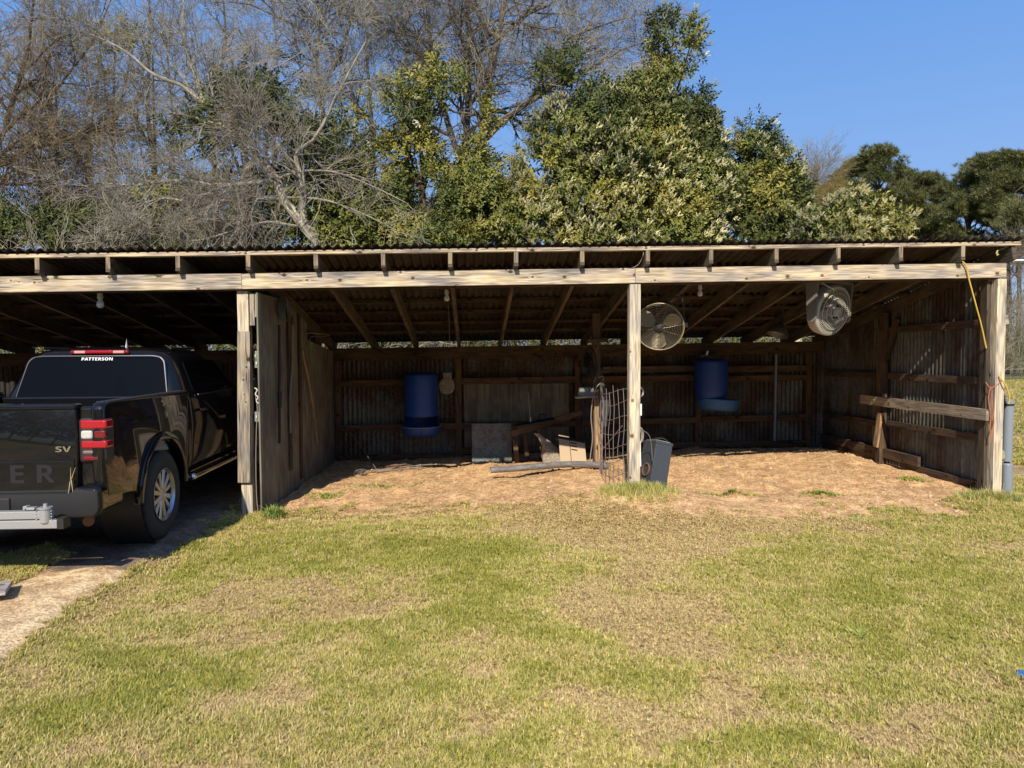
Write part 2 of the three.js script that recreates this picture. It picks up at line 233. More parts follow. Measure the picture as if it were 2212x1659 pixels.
{
  const q = rng(101), kinds = [tuftGeo(10, 0.021, 0.0034, 1.0, 1), tuftGeo(9, 0.025, 0.0032, 1.15, 2), tuftGeo(10, 0.017, 0.0036, 1.3, 3)], ms = [[], [], []], cs = [[], [], []], m4 = new THREE.Matrix4(), qt = new THREE.Quaternion(), e = new THREE.Euler();
  const put = (x, z, s, sy) => {
    const b = bare(x, z); if (b > 0.03 && q() < b * 1.25) return;
    const k = dry(x, z) * 1.05 - 0.02 + (q() - 0.5) * 0.8; if (k > 1.1 && q() < 0.25) return;
    const c = k < -0.05 ? pickC(GREEN, q) : k < 0.5 ? pickC(q() < 0.42 ? GREEN : GOLD, q) : k < 0.85 ? pickC(q() < 0.6 ? GOLD : TAN, q) : pickC(q() < 0.2 ? GOLD : TAN, q), j = Math.floor(q() * 3);
    e.set((q() - 0.5) * 0.3, q() * 6.283, (q() - 0.5) * 0.3); m4.compose(V(x, gh(x, z), z), qt.setFromEuler(e), V(s, s * sy * (k > 0.6 ? 0.6 : 1), s)); ms[j].push(m4.clone()); cs[j].push(c);
  };
  // the density follows the distance from where one stands
  for (let i = 0; i < 820000; i++) {
    const z = lerp(-1.2, 5.9, Math.pow(q(), 0.75)), x = lerp(-5.4, 8.2, q()), d = 7.7 - z, half = d * 0.80 + 0.5; if (Math.abs(x - d * 0.055) > half) continue;
    if (q() > clamp(4.2 / d)) continue; put(x, z, (0.85 + q() * 0.5) * clamp(0.85 + d * 0.07, 1, 1.6), 1);
  }
  for (let i = 0; i < 60000; i++) { const z = -2 - 26 * Math.pow(q(), 1.7), x = 6.15 + q() * (6 + -z * 0.6); put(x, z, 1.6 + q() * 1.4 + -z * 0.09, 1); }
  for (let i = 0; i < 3; i++) tag(inst('lawn_grass', kinds[i], M.blade, ms[i], cs[i]), ['short mown green and straw coloured lawn grass', 'slightly taller lawn grass blades mixed through the lawn', 'low matted lawn grass blades close to the soil'][i], 'grass');
  console.log('tufts', ms.map((a) => a.length).join(' '));
}
// weeds and rank grass that grow at the posts
function clump(label, cx, cz, rx, rz, n, h, w, cols, seed, lean = 0.7) {
  const q = rng(seed), g = tuftGeo(8, h, w, lean, seed + 1), ms = [], cs = [], e = new THREE.Euler(), qt = new THREE.Quaternion();
  for (let i = 0; i < n; i++) { const a = q() * 6.283, r = Math.pow(q(), 0.7), x = cx + Math.cos(a) * r * rx, z = cz + Math.sin(a) * r * rz, s = (1.15 - r * 0.55) * (0.7 + q() * 0.5); e.set((q() - 0.5) * 0.4, q() * 6.3, (q() - 0.5) * 0.4); ms.push(new THREE.Matrix4().compose(V(x, gh(x, z), z), qt.setFromEuler(e), V(s, s, s))); cs.push(pickC(cols, q)); }
  return tag(inst('grass_clump', g, M.blade, ms, cs), label, 'grass', 'weeds and grass clumps at the shed');
}
const LUSH = [[0.15, 0.24, 0.04], [0.21, 0.28, 0.05], [0.30, 0.34, 0.08]];
clump('tall grass clump round the foot of the middle post', 1.78, 0.12, 0.48, 0.34, 430, 0.11, 0.005, [...LUSH.slice(1), ...GOLD, [0.36, 0.36, 0.09]], 301);
clump('grass growing thick against the right corner post', 5.75, 0.15, 0.42, 0.3, 300, 0.12, 0.006, [...LUSH, ...GOLD], 311);
clump('green weeds at the foot of the grey partition', -2.12, 0.14, 0.12, 0.1, 60, 0.12, 0.012, LUSH, 321, 1.1);
{ const w = [[485, 1122, 0.16, 0.12, 'bright weed patch beside the left post'], [700, 1062, 0.16, 0.14, 'small leafy weed patch just inside the partition'], [830, 1042, 0.36, 0.12, 'flat green weed strip on the bay floor'], [1975, 1045, 0.16, 0.1, 'lone green weed on the dirt by the side wall'], [1780, 1072, 0.2, 0.1, 'dark green weed patch before the right bay'], [1580, 1072, 0.3, 0.05, 'thin weed strip before the right bay'], [1855, 1375, 0.1, 0.09, 'clover patch in the lawn on the right']];
  w.forEach(([u, v, a, b, l], i) => { const c = atY(u, v).clone(); clump(l, c.x, c.z, a * 1.5, b * 1.5, 90, 0.036, 0.010, [...LUSH, GREEN[2], GOLD[0]], 331 + i * 3, 1.5); }); }
// straw and chaff strewn on the earth floor
{
  const q = rng(401), g = new THREE.BoxGeometry(0.05, 0.0025, 0.003), ms = [], cs = [], e = new THREE.Euler(), qt = new THREE.Quaternion();
  for (let i = 0; i < 26000; i++) { const x = lerp(-2.2, 5.85, q()), z = lerp(-4.0, 0.7, q()); if (bare(x, z) < 0.4 || vn(x * 1.5, z * 1.5, 91) < 0.3 + q() * 0.3) continue; const s = 0.5 + q() * 1.4; e.set((q() - 0.5) * 0.5, q() * 6.28, (q() - 0.5) * 0.5); ms.push(new THREE.Matrix4().compose(V(x, gh(x, z) + 0.004, z), qt.setFromEuler(e), V(s, 1, 1))); cs.push(pickC([[0.62, 0.45, 0.25], [0.55, 0.36, 0.19], [0.45, 0.28, 0.15], [0.68, 0.53, 0.32]], q)); }
  tag(inst('straw_litter', g, M.blade, ms, cs), 'loose straw and chaff strewn over the dirt floor', 'straw');
}
{
  const q = rng(411), g = new THREE.DodecahedronGeometry(0.012, 0), ms = [], cs = [], e = new THREE.Euler(), qt = new THREE.Quaternion();
  for (let i = 0; i < 9000; i++) { const x = lerp(-4.4, 5.85, q()), z = lerp(-4.0, 3.4, q()); if (bare(x, z) < 0.5 || x < -2.4) continue; const s = 0.3 + Math.pow(q(), 3) * 1.9; e.set(q() * 6, q() * 6, q() * 6); ms.push(new THREE.Matrix4().compose(V(x, gh(x, z), z), qt.setFromEuler(e), V(s, s * 0.6, s))); cs.push(pickC([[0.50, 0.32, 0.18], [0.42, 0.26, 0.15], [0.56, 0.39, 0.24]], q)); }
  tag(inst('dirt_clods', g, M.blade, ms, cs), 'small crumbs and clods of dry earth on the bare ground', 'dirt');
}
// ---------------------------------------------------------------- the shed
const XL = -8.8, XR = 6.0, ZB = -4.05;
const headC = (x) => 2.475 + 0.0148 * x, backTop = (x) => 1.775 + 0.010 * x;
const rafBot = (x, z) => lerp(headC(x) + 0.08, backTop(x), (z + 0.02) / (ZB + 0.02));
const RH = 0.16, roofU = (x, z) => rafBot(x, z) + RH * 1.02 + 0.04;
const shed = thing('pole_shed', 'long open-fronted pole shed with weathered timber header and rusty tin roof', 'shed');
const part = (n, g, m) => mesh(n, g, m, shed);
{
  // header: three lengths end to end, and the ply behind them
  for (const [a, b] of [[XL, -2.432], [-2.428, 1.768], [1.773, 5.97]]) part('header_beam', board(V(a, headC(a), 0), V(b, headC(b), 0), 0.16, 0.045, Y, 0.003), M.header);
  for (const [a, b] of [[XL, -1.2], [-1.19, 2.9], [2.91, 5.93]]) part('header_beam', board(V(a, headC(a) - 0.015, -0.052), V(b, headC(b) - 0.015, -0.052), 0.16, 0.045, Y, 0.003), M.brown);
  // rafters with sloping tails, purlins on top of them
  for (let i = -6; i <= 14; i++) { const x = -4.446 + 0.703 * i + (R0() - 0.5) * 0.02; if (x > 5.9) continue; const rf = part('rafter', board(V(x, rafBot(x, 0.11) + RH / 2, 0.11), V(x + (R0() - 0.5) * 0.03, rafBot(x, -4.5) + RH / 2, -4.5), RH, 0.045), M.rafter); mesh('sunlit_weathered_end', board(V(x, rafBot(x, 0.11) + 0.004, 0.1145), V(x, rafBot(x, 0.11) + RH - 0.004, 0.1145), 0.043, 0.008, V(1, 0, 0), 0), M.endGrainLit, rf); }  // rafters darkened for the shade under the roof; caps carry the sunlit, weathered tone
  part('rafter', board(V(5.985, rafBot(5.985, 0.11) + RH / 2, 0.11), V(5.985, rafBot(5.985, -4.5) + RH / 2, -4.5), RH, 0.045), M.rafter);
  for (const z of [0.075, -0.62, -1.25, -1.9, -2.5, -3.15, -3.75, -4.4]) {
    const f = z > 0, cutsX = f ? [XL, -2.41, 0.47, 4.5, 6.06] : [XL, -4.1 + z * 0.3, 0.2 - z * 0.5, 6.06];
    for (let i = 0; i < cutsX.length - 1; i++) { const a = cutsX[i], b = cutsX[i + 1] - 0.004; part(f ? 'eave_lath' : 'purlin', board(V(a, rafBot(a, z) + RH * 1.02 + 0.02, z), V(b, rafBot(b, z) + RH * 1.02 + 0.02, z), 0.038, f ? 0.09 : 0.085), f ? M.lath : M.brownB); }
  }
  // roof of corrugated tin sheets
  const nRoof = V(0, 1, -0.196).normalize(), P = 0.1;
  let k = 0; for (let x = XL; x < 6.08; x += 0.7) { const a = x, b = Math.min(x + 0.76, 6.1), z1 = 0.155 + (R0() - 0.5) * 0.012, lift = 0.019 + (k++ % 2) * 0.004; part('roof_sheet', corrugated(a, b, -4.62 + (R0() - 0.5) * 0.05, z1, (s, t) => V(s, roofU(s, t) + lift, t), nRoof, P, 0.016, 3), M.tinRoof); }
  // posts
  const post = (x, z, y1, w, m, y0 = -0.25) => part('post', board(V(x, gh(x, z) + y0, z), V(x, y1, z), w, w, V(0, 0, 1), 0.003), m);
  post(1.766, -0.02, headC(1.77) - 0.095, 0.118, M.post);
  post(5.925, -0.03, headC(5.9) - 0.095, 0.105, M.post);
  post(-2.445, -0.10, headC(-2.44) - 0.095, 0.115, M.post);
  post(-6.63, -0.02, headC(-6.63) - 0.095, 0.115, M.post);
  part('stud', board(V(5.845, gh(5.85, -0.09) - 0.1, -0.115), V(5.835, headC(5.85) - 0.11, -0.115), 0.04, 0.1, V(1, 0, 0)), M.postDark);
  // the left post: a plank nailed over its face, short packing boards at its head
  { const a = at(527.5, 716, -0.015).clone(), b = at(528.5, 1042, -0.015).clone(); part('cover_board', board(b, a, 0.13, 0.035, V(1, 0, 0)), M.grey); }
  { const a = at(545.5, 634, -0.07).clone(), b = at(546.5, 703, -0.07).clone(); part('packing_board', board(b, a, 0.05, 0.05, V(1, 0, 0)), M.grey); }
  { const a = at(556.5, 634, -0.07).clone(), b = at(557, 685, -0.07).clone(); part('packing_board', board(b, a, 0.045, 0.05, V(1, 0, 0)), M.post); }
  // back wall: posts, top beam, girts, tin
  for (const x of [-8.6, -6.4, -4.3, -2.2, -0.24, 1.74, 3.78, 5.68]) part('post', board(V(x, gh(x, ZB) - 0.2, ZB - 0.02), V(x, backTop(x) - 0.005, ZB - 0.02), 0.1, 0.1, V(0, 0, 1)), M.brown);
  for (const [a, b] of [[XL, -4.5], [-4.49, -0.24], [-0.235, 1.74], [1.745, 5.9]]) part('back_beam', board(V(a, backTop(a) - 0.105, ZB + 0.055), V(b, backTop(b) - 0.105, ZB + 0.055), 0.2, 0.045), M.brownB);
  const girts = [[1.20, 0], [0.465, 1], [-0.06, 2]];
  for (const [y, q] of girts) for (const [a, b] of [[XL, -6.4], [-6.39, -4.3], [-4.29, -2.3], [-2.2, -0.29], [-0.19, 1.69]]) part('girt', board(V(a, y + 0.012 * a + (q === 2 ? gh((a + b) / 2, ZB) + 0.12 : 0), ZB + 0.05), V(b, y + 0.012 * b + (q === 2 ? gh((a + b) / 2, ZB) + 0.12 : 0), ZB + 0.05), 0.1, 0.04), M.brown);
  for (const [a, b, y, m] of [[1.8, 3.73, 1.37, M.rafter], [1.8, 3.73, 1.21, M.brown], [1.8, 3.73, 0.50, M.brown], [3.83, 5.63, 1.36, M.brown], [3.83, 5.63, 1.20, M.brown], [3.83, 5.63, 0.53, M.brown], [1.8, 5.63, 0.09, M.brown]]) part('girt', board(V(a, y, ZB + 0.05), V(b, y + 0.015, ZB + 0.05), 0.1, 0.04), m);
  for (let x = XL; x < 5.95; x += 0.66) { const b = Math.min(x + 0.7, 6.0), c = x + 0.3; const m = (c > -2 && c < -0.3) || R0() < 0.25 ? M.tinGrey : M.tin; part('wall_sheet', corrugated(x, b, gh(c, -4.15) - 0.06, backTop(c) - 0.01, (s, t) => V(s, t, ZB - 0.095 - (Math.round(x * 10) % 2 ? 0.004 : 0)), V(0, 0, 1), 0.076, 0.009, 2), m); }
  // a bare board panel between the girts, middle of the left back wall
  part('wall_panel', board(V(0.72, -0.02, ZB - 0.01), V(0.72, 1.15, ZB - 0.01), 1.75, 0.012, V(1, 0, 0), 0.006), M.ply);
  // right end wall
  const xw = 5.99;
  for (let z = 0.02, i = 0; z > -4.1; z -= 0.66, i++) { const a = Math.max(z - 0.7, -4.13), b = i ? z : z - 0.16; const pc = (a + b) / 2; part('wall_sheet', corrugated(a, b, gh(6, pc) - 0.03, 1, (s, t) => V(xw + (i % 2) * 0.004, t === 1 ? roofU(xw, s) - 0.02 : t, s), V(1, 0, 0), 0.076, 0.009, 1), i % 3 === 1 ? M.tin : M.tinGrey); }
  for (const [y, y2, zz] of [[1.99, 1.93, -2.2], [1.31, 1.30, -4.0], [0.64, 0.60, -4.0]]) { part('girt', board(V(5.945, y, -0.16), V(5.945, (y + y2) / 2, -2.15), 0.09, 0.04), M.brownB); if (zz < -3) part('girt', board(V(5.945, y2, -2.27), V(5.945, y2 - 0.01, -4.0), 0.09, 0.04), M.brownB); }
  part('kick_board', board(V(5.935, gh(5.9, -0.3) + 0.05, -0.2), V(5.935, gh(5.9, -1.7) + 0.05, -1.75), 0.11, 0.04), M.brown);
  part('kick_board', board(V(5.90, gh(5.9, -1.0) + 0.16, -1.35), V(5.90, gh(5.9, -3) + 0.14, -4.0), 0.13, 0.04), M.brown);
  part('kick_board', board(V(5.925, gh(5.9, -2.5) + 0.02, -2.3), V(5.925, gh(5.9, -3.6) + 0.03, -4.0), 0.11, 0.04), M.brown);
  part('post', board(V(5.885, gh(5.9, -2.21) - 0.2, -2.21), V(5.885, rafBot(5.9, -2.21), -2.21), 0.1, 0.1, V(0, 0, 1)), M.brown);
  part('brace', board(V(5.80, 0.28, -2.2), V(5.83, 0.78, -2.15), 0.09, 0.035, V(0, 0, 1)), M.fresh);
  part('brace', board(V(5.93, 1.55, -2.2), V(5.93, 2.12, -1.95), 0.09, 0.035, V(0, 0, 1)), M.brownB);
  // nailing blocks on the outside of the right corner
  for (const y of [2.0, 1.16, 0.47, 0.03]) part('nailing_block', board(V(5.99, gh(6, 0) + y - (y < 0.1 ? 0.1 : 0), -0.03), V(6.03, gh(6, 0) + y + (y < 0.1 ? 0.12 : 0.01), -0.03), y < 0.1 ? 0.07 : 0.1, 0.05, y < 0.1 ? V(1, 0, 0) : Y), M.grey);
  // left end wall
  for (let z = 0, i = 0; z > -4.1; z -= 0.66, i++) { const a = Math.max(z - 0.7, -4.13); part('wall_sheet', corrugated(a, z, gh(XL, z) - 0.05, 1, (s, t) => V(XL - 0.03, t === 1 ? rafBot(XL, s) : t, s), V(1, 0, 0), 0.076, 0.009, 1), M.tin); }
  // partition of plywood on studs between the truck bay and the next
  const px = -2.285;
  const ply = (z0, z1, ya, yb, m, x = px) => { const s = new THREE.Shape(); s.moveTo(-z0, gh(px, z0) - 0.05); s.lineTo(-z1, gh(px, z1) - 0.1); s.lineTo(-z1, yb); s.lineTo(-z0, ya); const g = new THREE.ExtrudeGeometry(s, { depth: 0.016, bevelEnabled: false }); const uv = g.attributes.uv, p = g.attributes.position; for (let i = 0; i < p.count; i++) uv.setXY(i, p.getY(i), p.getX(i)); g.rotateY(Math.PI / 2); g.translate(x, 0, 0); return part('partition_panel', g, m); };
  ply(0.02, -1.2, headC(px) - 0.12, rafBot(px, -1.2) + 0.02, M.ply);
  ply(-1.205, -2.2, rafBot(px, -1.2) - 0.01, rafBot(px, -2.2) - 0.02, M.ply, px + 0.003);
  ply(-2.205, -4.0, 1.86, 1.70, M.ply, px);
  for (const z of [-1.2, -2.25, -3.2]) part('stud', board(V(px - 0.045, gh(px, z) - 0.05, z), V(px - 0.045, rafBot(px, z), z), 0.045, 0.085, V(0, 0, 1)), M.brown);
  for (const [u, w] of [[617, 0.11], [640, 0.1]]) { const p = atX(u, 700, px).clone(); part('batten', board(V(px + 0.03, gh(px, p.z) + (w > 0.1 ? 0.3 : 0.1), p.z), V(px + 0.03, rafBot(px, p.z) - 0.02, p.z), w, 0.03, V(0, 0, 1)), M.brownB); }
  // inner post of the stall divide, with a shorter timber nailed to its side
  part('post', board(V(1.70, gh(1.7, -1.98) - 0.2, -1.98), V(1.69, rafBot(1.7, -1.98), -1.98), 0.085, 0.1, V(0, 0, 1)), M.brown);
  part('post_splice', board(V(1.715, gh(1.7, -1.9) - 0.1, -1.905), V(1.705, 1.12, -1.905), 0.105, 0.045, V(1, 0, 0)), M.fresh);
  part('post_cap', board(V(1.56, 1.82, -1.95), V(1.84, 1.83, -1.95), 0.05, 0.12), M.brown);
  part('tie_rail', board(V(1.74, 1.5, -2.03), V(1.78, 1.47, -4.0), 0.09, 0.04), M.brown);
}
// ---------------------------------------------------------------- pickup truck, nose into the left bay; its own axes: +z rear, origin on the ground below the rear axle
const font = await new FontLoader().loadAsync('fonts/droid/droid_sans_bold.typeface.json');
const text = (s, size, d) => { const g = new TextGeometry(s, { font, size, depth: d, curveSegments: 3, bevelEnabled: false }); g.computeBoundingBox(); const b = g.boundingBox; return g.translate(-(b.min.x + b.max.x) / 2, -(b.min.y + b.max.y) / 2, 0); };
const truck = thing('pickup_truck', 'black pickup truck parked nose first in the left bay', 'truck', null, V(-3.69, gh(-2.95, 1.2), 1.2));
truck.rotation.y = R(1.6);
const tp = (n, g, m, parent = truck) => mesh(n, g, m, parent);
const HWD = 0.905;
{
  const side = (sx) => {
    const s = new THREE.Shape(); s.moveTo(1.03, 0.60); s.lineTo(1.07, 0.86); s.lineTo(1.055, 1.235); s.quadraticCurveTo(1.05, 1.27, 1.0, 1.275); s.lineTo(-0.60, 1.26); s.lineTo(-0.60, 0.47); s.lineTo(-0.5, 0.47); s.absarc(0, 0.43, 0.49, Math.PI * 0.98, Math.PI * 0.06, true); s.lineTo(0.62, 0.55); s.lineTo(1.03, 0.60);
    const g = new THREE.ExtrudeGeometry(s, { depth: 0.04, bevelEnabled: true, bevelSize: 0.025, bevelThickness: 0.03, bevelSegments: 3, curveSegments: 14 });
    g.applyMatrix4(new THREE.Matrix4().makeBasis(V(0, 0, 1), V(0, 1, 0), V(-1, 0, 0))); g.translate(sx > 0 ? HWD - 0.03 : -HWD + 0.07, 0, 0); return tp('bed_side', toCreasedNormals(g, 0.6), M.paint);
  };
  side(1); side(-1);
  // wheel arch flares
  for (const sx of [1, -1]) { const s = new THREE.Shape(); s.absarc(0, 0.43, 0.515, Math.PI * 1.0, -0.02, true); s.absarc(0, 0.43, 0.475, -0.02, Math.PI * 1.0, false); const g = new THREE.ExtrudeGeometry(s, { depth: 0.03, bevelEnabled: true, bevelSize: 0.015, bevelThickness: 0.02, bevelSegments: 2, curveSegments: 18 }); g.applyMatrix4(new THREE.Matrix4().makeBasis(V(0, 0, 1), V(0, 1, 0), V(-1, 0, 0))); g.translate(sx * (HWD - 0.012) + 0.015, 0, 0); tp('wheel_arch', toCreasedNormals(g, 0.6), M.paint); }
  tp('bed_floor', box(1.6, 0.06, 1.6, 0, 0.72, 0.22), M.blackPlastic); tp('bed_front', rbox(1.62, 0.60, 0.06, 0.02, 0, 0.95, -0.585), M.paint);
  for (const sx of [1, -1]) tp('rail_cap', rbox(0.09, 0.02, 1.6, 0.008, sx * (HWD - 0.05), 1.29, 0.2), M.blackPlastic);
  // tailgate
  const gate = tp('tailgate', (() => { const s = new THREE.Shape(), w = 0.70; s.moveTo(-w, 0.62); s.lineTo(w, 0.62); s.lineTo(w + 0.01, 0.9); s.lineTo(w + 0.005, 1.25); s.lineTo(-w - 0.005, 1.25); s.lineTo(-w - 0.01, 0.9); const g = new THREE.ExtrudeGeometry(s, { depth: 0.05, bevelEnabled: true, bevelSize: 0.012, bevelThickness: 0.02, bevelSegments: 3 }); return toCreasedNormals(g.translate(0, 0, 1.035), 0.7); })(), M.paint);
  tp('top_lip', rbox(1.44, 0.045, 0.12, 0.02, 0, 1.268, 1.06), M.paint, gate);
  tp('lower_panel', rbox(1.40, 0.23, 0.02, 0.009, 0, 0.755, 1.108), M.paint, gate);
  { const c = new THREE.Shape(); c.moveTo(-0.7, 0.93); c.quadraticCurveTo(-0.45, 0.935, -0.38, 0.955); c.lineTo(0.38, 0.955); c.quadraticCurveTo(0.45, 0.935, 0.7, 0.885); c.lineTo(0.7, 0.87); c.lineTo(-0.7, 0.87); tp('crease', new THREE.ExtrudeGeometry(c, { depth: 0.008, bevelEnabled: true, bevelSize: 0.004, bevelThickness: 0.005, bevelSegments: 1 }).translate(0, 0, 1.10), M.paint, gate); }
  for (const [c, x] of [['E', 0.30], ['R', 0.50]]) tp('letter', text(c, 0.135, 0.006).scale(1.25, 1, 1).translate(x, 0.775, 1.1145), M.bumper, gate);
  tp('trim_badge', text('SV', 0.042, 0.006).scale(1.75, 1, 1).translate(0.625, 0.955, 1.108), M.chrome, gate);
  for (const sx of [1, -1]) tp('corner_pillar', rbox(0.2, 0.64, 0.16, 0.03, sx * 0.795, 0.945, 0.975), M.paint);
  // tail lamps: bands of lens down the corner, wrapping to the side
  for (const sx of [1, -1]) {
    const lamp = tp('tail_light', rbox(0.205, 0.345, 0.15, 0.035, sx * 0.815, 1.01, 1.01), M.blackPlastic);
    const band = (n, y, h, m, x0, x1, dz = 0) => tp(n, rbox(x1 - x0, h, 0.12, 0.018, sx * (x0 + x1) / 2, y - 0.025, 1.034 + dz), m, lamp);
    band('red_lens', 1.157, 0.07, M.red, 0.735, 0.925); band('reversing_lens', 1.081, 0.068, M.lens, 0.737, 0.825); band('dark_lens', 1.081, 0.068, M.redDark, 0.828, 0.915, -0.004); band('red_lens', 1.007, 0.062, M.red, 0.737, 0.925); band('amber_lens', 0.950, 0.036, M.pinkDull, 0.742, 0.90, -0.004); band('red_lens', 0.903, 0.042, M.redDark, 0.745, 0.87, 0.002);
  }
  // bumper
  const bum = tp('rear_bumper', (() => { const s = new THREE.Shape(); s.moveTo(-0.84, 0.47); s.lineTo(0.84, 0.47); s.quadraticCurveTo(0.875, 0.49, 0.875, 0.53); s.lineTo(0.87, 0.63); s.lineTo(0.73, 0.65); s.lineTo(0.70, 0.62); s.lineTo(-0.70, 0.62); s.lineTo(-0.73, 0.65); s.lineTo(-0.87, 0.63); s.lineTo(-0.875, 0.53); const g = new THREE.ExtrudeGeometry(s, { depth: 0.12, bevelEnabled: true, bevelSize: 0.02, bevelThickness: 0.03, bevelSegments: 3 }); return toCreasedNormals(g.translate(0, 0, 1.02), 0.6); })(), M.bumper);
  tp('step_pad', box(1.36, 0.012, 0.11, 0, 0.648, 1.09), M.blackPlastic, bum); for (const sx of [1, -1]) tp('corner_cap', rbox(0.2, 0.21, 0.40, 0.05, sx * 0.80, 0.575, 0.965), M.paint, bum); tp('plate_recess', rbox(0.55, 0.12, 0.02, 0.008, 0, 0.55, 1.175), M.blackPlastic, bum);
  tp('exhaust_pipe', rod(V(0.62, 0.42, 0.72), V(0.72, 0.38, 0.98), 0.038, 0.04, 12), M.rust);
  tp('chassis', merge([box(0.1, 0.12, 3.9, 0.45, 0.50, -1.0), box(0.1, 0.12, 3.9, -0.45, 0.50, -1.0), box(1.5, 0.09, 0.09, 0, 0.385, 0), box(1.4, 0.06, 1.6, 0, 0.62, -1.6), rbox(0.5, 0.22, 0.6, 0.05, 0, 0.5, 0.6)]), M.black);
  for (const sx of [1, -1]) { const g = new THREE.CylinderGeometry(0.47, 0.47, 0.34, 24, 1, true, 0, Math.PI * 1.1).rotateZ(Math.PI / 2).rotateX(Math.PI * 1.45 + Math.PI); tp('wheel_liner', g.translate(sx * 0.72, 0.43, 0), M.black); }
  // cab
  const lv = [[0.46, 0.85, -0.64, -2.75], [0.62, 0.885, -0.62, -2.85], [0.95, 0.90, -0.62, -2.85], [1.19, 0.875, -0.625, -2.7], [1.245, 0.85, -0.635, -2.55], [1.46, 0.765, -0.72, -2.1], [1.60, 0.70, -0.775, -1.85], [1.665, 0.655, -0.82, -1.72], [1.70, 0.58, -0.88, -1.62], [1.725, 0.40, -1.0, -1.5]];
  const pos = [], idx = [], uvs = [], NC = 5, n = 4 * NC;
  for (const [y, w, zr, zf] of lv) { const r = Math.min(0.16, w * 0.5); [[w - r, zr - r, 0], [-w + r, zr - r, 1], [-w + r, zf + r, 2], [w - r, zf + r, 3]].forEach(([cx, cz, k]) => { for (let i = 0; i < NC; i++) { const a = (k + i / (NC - 1)) * Math.PI / 2; pos.push(cx + Math.cos(a) * r, y, cz + Math.sin(a) * r); uvs.push(0, 0); } }); }
  for (let j = 0; j < lv.length - 1; j++) for (let i = 0; i < n; i++) { const a = j * n + i, b = j * n + (i + 1) % n; idx.push(a, a + n, b, b, a + n, b + n); }
  const top = pos.length / 3; pos.push(0, 1.735, -1.25); uvs.push(0, 0); for (let i = 0; i < n; i++) idx.push((lv.length - 1) * n + i, top, (lv.length - 1) * n + (i + 1) % n);
  const cab = tp('cab', geo(pos, idx, uvs), M.paint);
  const pane = (pts, d) => { const s = new THREE.Shape(); const N = pts.length, r = 0.06; pts.forEach((p, i) => { const a = pts[(i + N - 1) % N], b = pts[(i + 1) % N], u = [a[0] - p[0], a[1] - p[1]], v = [b[0] - p[0], b[1] - p[1]], lu = Math.hypot(...u), lw = Math.hypot(...v), q = [p[0] + u[0] / lu * r, p[1] + u[1] / lu * r], w = [p[0] + v[0] / lw * r, p[1] + v[1] / lw * r]; i ? s.lineTo(...q) : s.moveTo(...q); s.quadraticCurveTo(p[0], p[1], ...w); }); s.closePath(); return new THREE.ExtrudeGeometry(s, { depth: d, bevelEnabled: true, bevelSize: 0.004, bevelThickness: 0.004, bevelSegments: 1, curveSegments: 6 }); };
  // rear window lies on the raked back of the cab
  const rake = -Math.atan2(0.125, 0.385), rw = (g, y0 = 1.245, z0 = -0.628) => g.rotateX(rake).translate(0, y0, z0);
  tp('window_seal', rw(pane([[-0.715, -0.05], [0.715, -0.05], [0.64, 0.385], [0.56, 0.415], [-0.56, 0.415], [-0.64, 0.385]], 0.004)), M.seal, cab);
  const rwin = tp('rear_window', rw(pane([[-0.705, -0.04], [0.705, -0.04], [0.63, 0.375], [0.55, 0.405], [-0.55, 0.405], [-0.63, 0.375]], 0.007)), M.glass, cab);
  tp('dealer_decal', rw(text('PATTERSON', 0.03, 0.0015).scale(1.3, 1, 1).translate(0.005, 0.378, 0.0125)), M.white, cab);
  tp('high_brake_light', rbox(0.56, 0.045, 0.05, 0.018, 0.0, 1.676, -0.808), M.redDark, cab); for (const [x, w, m] of [[0, 0.24, M.red], [-0.185, 0.11, M.pinkLens], [0.185, 0.11, M.pinkLens]]) tp('brake_lens', rbox(w, 0.03, 0.05, 0.01, x, 1.676, -0.803), m, cab);
  // side windows
  for (const sx of [1, -1]) { const t = Math.atan2(0.15, 0.355), g = pane([[0.92, 0], [2.2, 0], [1.92, 0.36], [1.0, 0.36]], 0.006); g.applyMatrix4(new THREE.Matrix4().makeBasis(V(0, 0, -1), V(-Math.sin(t) * sx, Math.cos(t), 0), V(Math.cos(t) * sx, Math.sin(t), 0).multiplyScalar(1))); g.translate(sx * (0.852), 1.25, 0); tp('side_window', g, M.glass, cab); }
  for (const sx of [1, -1]) { tp('door_handle', rbox(0.035, 0.03, 0.2, 0.01, sx * 0.915, 1.08, -1.02), M.paint, cab); tp('window_trim', rbox(0.02, 0.016, 1.15, 0.006, sx * 0.872, 1.235, -1.55), M.chrome, cab); tp('door_mirror', rbox(0.2, 0.2, 0.12, 0.04, sx * 1.02, 1.27, -2.35), M.paint, cab); tp('roof_rail', rod(V(sx * 0.62, 1.715, -0.95), V(sx * 0.63, 1.712, -1.6), 0.012, 0.012, 6), M.blackPlastic, cab); }
  tp('antenna', (() => { const g = new THREE.ConeGeometry(0.02, 0.1, 8); return g.scale(0.6, 1, 1.6).translate(0.15, 1.765, -1.05); })(), M.ceramic, cab);
  tp('front_end', rbox(1.74, 0.62, 1.4, 0.12, 0, 0.80, -3.3), M.paint); tp('front_bumper', rbox(1.78, 0.25, 0.2, 0.06, 0, 0.55, -3.98), M.bumper);
  for (const sx of [1, -1]) tp('side_step', merge([rod(V(sx * 0.93, 0.44, -0.62), V(sx * 0.93, 0.44, -2.4), 0.038, 0.038, 10), new THREE.SphereGeometry(0.038, 10, 6).translate(sx * 0.93, 0.44, -0.62)]), M.chrome);
